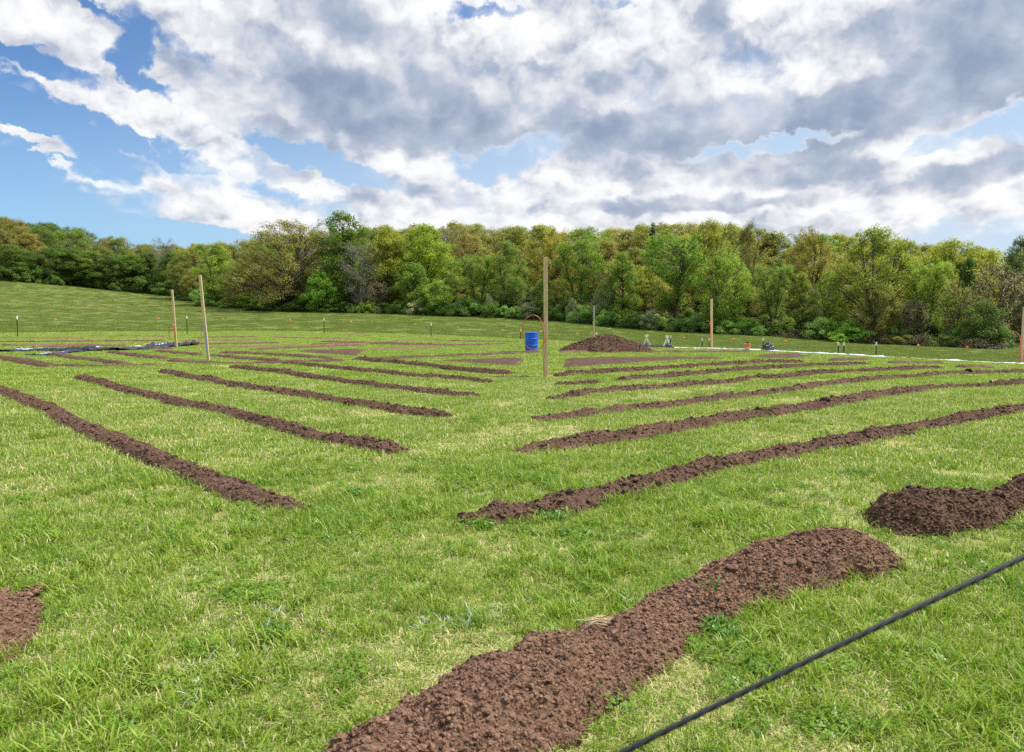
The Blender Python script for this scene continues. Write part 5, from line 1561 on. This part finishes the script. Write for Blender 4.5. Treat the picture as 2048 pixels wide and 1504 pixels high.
# bushes at the foot of the wood
SHRUBS = [
    (832, 600, 44, 'shrub', 2, G_PALE, 'tallest white-flowered bush under the lime tree', -2.5), (800, 612, 40, 'shrub', 0, G_COOL, 'dark bush left of the tallest white-flowered bush', -2),
    (862, 612, 44, 'shrub', 1, G_DARK, 'dark rounded bush right of the tallest white-flowered bush', -3), (895, 608, 40, 'shrub', 2, G_MID, 'mid green bush below the slim green tree', -2),
    (925, 612, 46, 'shrub', 0, G_DARK, 'dark bush at the foot of the feathery locust', -3), (985, 606, 50, 'shrub', 1, G_DARK, 'dark bush left of the orange loop', -3), (978, 590, 22, 'shrub', 2, G_PALE, 'small pale bush behind the dark one left of the loop', -1),
    (1030, 614, 44, 'shrub', 0, G_COOL, 'dark green bush seen above the blue barrel', -3), (1062, 604, 46, 'shrub', 2, (0.11, .135, .075), 'greyish pale bush behind the orange loop', -2),
    (1105, 616, 46, 'shrub', 1, G_DARK, 'dark bush just right of the tallest post', -3), (1145, 598, 34, 'shrub', 2, (.13, .16, .088), 'pale-flowered bush right of the tallest post', -1), (1160, 612, 50, 'shrub', 0, G_COOL, 'wide dark bush left of the grey wooden post', -3.5),
    (1215, 622, 56, 'shrub', 1, G_COOL, 'wide dark green bush behind the big soil pile', -4), (1208, 568, 44, 'shrub', 2, (.115, .145, .085), 'tall silvery bush behind the grey wooden post', 1), (1262, 628, 56, 'shrub', 0, G_DARK, 'dark bush right above the big soil pile', -4),
    (1302, 620, 46, 'shrub', 2, (.12, .15, .088), 'silver-leaved spiky bush above the crossed stakes', -4), (1345, 636, 60, 'shrub', 1, (0.045, .078, .018), 'low dark bush behind the crossed stakes', -4.5),
    (1395, 634, 54, 'shrub', 0, G_COOL, 'dark green bush left of the post with the bent orange hose', -4), (1455, 642, 56, 'shrub', 2, (.075, .13, .03), 'green bush right of the post with the bent orange hose', -4),
    (1500, 648, 44, 'shrub', 1, G_DARK, 'dark bush above the orange bucket', -3), (1520, 652, 36, 'shrub', 0, G_COOL, 'small dark bush above the black heap', -3.5),
    (1590, 658, 66, 'brush', 0, G_GREY, 'brown dry bramble with bare twigs', -3.5), (1640, 636, 60, 'shrub', 2, (.125, .19, .055), 'pale green leafy bush right of the brown bramble', -3),
    (1698, 655, 76, 'shrub', 0, (.075, .15, .022), 'bright green dense bush right of the pale leafy one', -5), (1745, 660, 64, 'brush', 0, G_GREY, 'bare brown twigs at the foot of the low olive tree', -4),
    (1800, 668, 62, 'shrub', 1, G_OLIVE, 'olive bush under the greyish brushy young tree', -3.5), (1845, 668, 60, 'brush', 0, G_GREY, 'dry twigs left of the ivy-dark bush', -4), (1890, 672, 64, 'shrub', 0, (.07, .095, .025), 'dull green bush left of the ivy-dark bush', -3.5),
    (1960, 676, 80, 'brush', 0, G_GREY, 'dry bramble spilling around the ivy-dark bush', -6),
    (1770, 648, 50, 'shrub', 2, (.085, .11, .025), 'upright olive bush below the big dome-shaped tree', -2), (1565, 648, 40, 'shrub', 1, G_MID, 'green bush at the foot of the forked tree', -2.5),
    (420, 600, 50, 'shrub', 0, G_DARK, 'dark bush behind the blue-hosed post', -2.5), (470, 606, 54, 'shrub', 1, G_DARK, 'dark bush at the left foot of the oaks', -2.5), (520, 606, 56, 'shrub', 2, (.05, .075, .02), 'dark bush under the smaller oak', -2.5),
    (585, 608, 60, 'shrub', 0, G_DARK, 'dark bush under the largest oak', -2), (735, 604, 44, 'shrub', 1, G_MID, 'green bush under the grey bare tree', -2), (768, 606, 42, 'shrub', 0, (.06, .09, .025), 'dull green bush under the grey young tree', -2.2),
    (385, 594, 46, 'shrub', 1, G_DARK, 'dark bush in the corner of the meadow', -3), (690, 603, 40, 'shrub', 2, G_DARK, 'dark bush at the trunk of the tallest dark tree', -1.5),
]
for k, (px, t, w, kd, vr, cl, lb, bk) in enumerate(SHRUBS):
    Y = float(np.interp(px, sorted(EDGE_WOOD), [EDGE_WOOD[q] for q in sorted(EDGE_WOOD)])) + bk + 2
    g = at_dist(px, Y); zt = CAMZ + (638 - t) / F * Y
    plant(kd, vr, g - (0, 0, .08), max(1.1, zt - g[2] + .08), w * 1.25 * Y / F, tuple(1.25 * c for c in cl), (px * 17.3) % 6.28, 'bramble_bush' if kd == 'brush' else 'leafy_bush', lb, 'bush', 'bushes along the foot of the wood', 'stems', 'foliage')


for k, px in enumerate(np.arange(-90, 2120, 21.0)):
    px = float(px + rngT.normal(0, 7)); left = px < 370
    if 2008 < px < 2050: continue
    Y = float(np.interp(px, sorted(EDGE_WOOD), [EDGE_WOOD[q] for q in sorted(EDGE_WOOD)])) + rngT.choice([.2, 2.5, 5.5]) - (1.5 if left else 0)
    g = at_dist(px, Y); h = (1.7 + 1.7 * rngT.random()) * (1.35 if left else 1.0)
    col = np.array([G_DARK, G_COOL, G_DARK, (.06, .085, .02), G_MID][rngT.integers(0, 5)] if not left else G_DARK) * (1.1 + .5 * rngT.random())
    plant('shrub', int(rngT.integers(0, 3)), g - (0, 0, .1), h, h * (1.6 + .8 * rngT.random()), tuple(col), rngT.random() * 6.28, 'undergrowth_bush',
          'dark low bush in the undergrowth along the %s' % ('foot of the left wood' if left else 'shaded foot of the wood'), 'bush',
          'undergrowth along the %s' % ('foot of the left wood' if left else 'shaded foot of the wood'), 'stems', 'foliage')


# the wood behind, climbing the hill
SKYLINE = {-400: 400, -100: 424, 0: 434, 60: 441, 120: 449, 200: 466, 300: 490, 360: 492, 420: 487, 500: 482, 560: 470, 620: 466, 740: 458, 800: 451, 850: 449, 900: 447, 940: 446, 1000: 457, 1050: 449, 1100: 452, 1150: 455,
           1300: 451, 1330: 447, 1400: 447, 1480: 452, 1540: 461, 1600: 464, 1680: 469, 1740: 470, 1800: 482, 1860: 492, 1900: 490, 1960: 494, 2048: 496, 2400: 500}


def behind():
    rng = np.random.default_rng(5)
    n = 0
    pal_l = [G_DARK, G_DARK, (0.055, .09, .018), (.07, .11, .02), (.12, .115, .032), G_OLIVE]
    pal_r = [G_OLIVE, G_YEL, (.112, .126, .032), (.122, .122, .036), G_MID, (.10, .118, .026), (.118, .134, .026)]
    words = {0: 'dark green', 1: 'olive', 2: 'yellow-green', 3: 'tan'}
    skx = sorted(SKYLINE); sky_ = [SKYLINE[q] for q in skx]
    for row, (off, frac) in enumerate([(9, .34), (20, .56), (36, .78), (58, .93), (84, 1.0), (108, 1.0)]):
        step = 9.2 if row < 4 else 10.5
        px = -170.0
        while px < 2230:
            Y = float(np.interp(px, sorted(EDGE_WOOD), [EDGE_WOOD[q] for q in sorted(EDGE_WOOD)])) + off * (1 + .12 * rng.normal())
            Y = max(Y, 60)
            x = px + rng.normal(0, 8)
            g = at_dist(x, Y)
            st = float(np.interp(x, skx, sky_)) + (0 if row >= 3 else 0)
            ztop = CAMZ + (638 - st) / F * Y                             # the skyline at this distance
            h = (ztop - g[2])
            if row <= 2: h = min(h * frac * (1 + .10 * rng.normal()), 15.5)
            else: h = h * (1 - abs(rng.normal(0, .045)))
            h = float(np.clip(h, 7.0, 18.0 if row >= 3 else 15.5))
            pal = pal_l if x < 360 else pal_r
            col = np.array(pal[rng.integers(0, len(pal))]) * (0.85 + .3 * rng.random())
            kd = ('dome', 'dense', 'airy', 'oak', 'dome', 'dense')[rng.integers(0, 6)] if rng.random() > .06 else 'bare'
            w = h * {'dome': .80, 'dense': .66, 'airy': .58, 'oak': .95, 'bare': .6}[kd] * (1.08 + .35 * rng.random())
            word = 'dark green' if max(col) < .095 else ('tan' if col[0] > col[1] else ('yellow-green' if col[1] > .14 else 'olive'))
            if kd == 'bare': word = 'thin-leaved grey'
            side = 'left hill' if x < 360 else 'hillside'
            plant(kd, int(rng.integers(0, 3)), g - (0, 0, .2), h, w, tuple(col), rng.random() * 6.28, 'hillside_tree',
                  '%s tree crown in the crowded wood climbing the %s behind the front trees' % (word, side), 'tree', '%s crowns in the wood on the %s' % (word, side))
            n += 1
            px += step * F / Y * (.8 + .4 * rng.random())
    return n


N_BEHIND = behind()
print('trees behind', N_BEHIND)
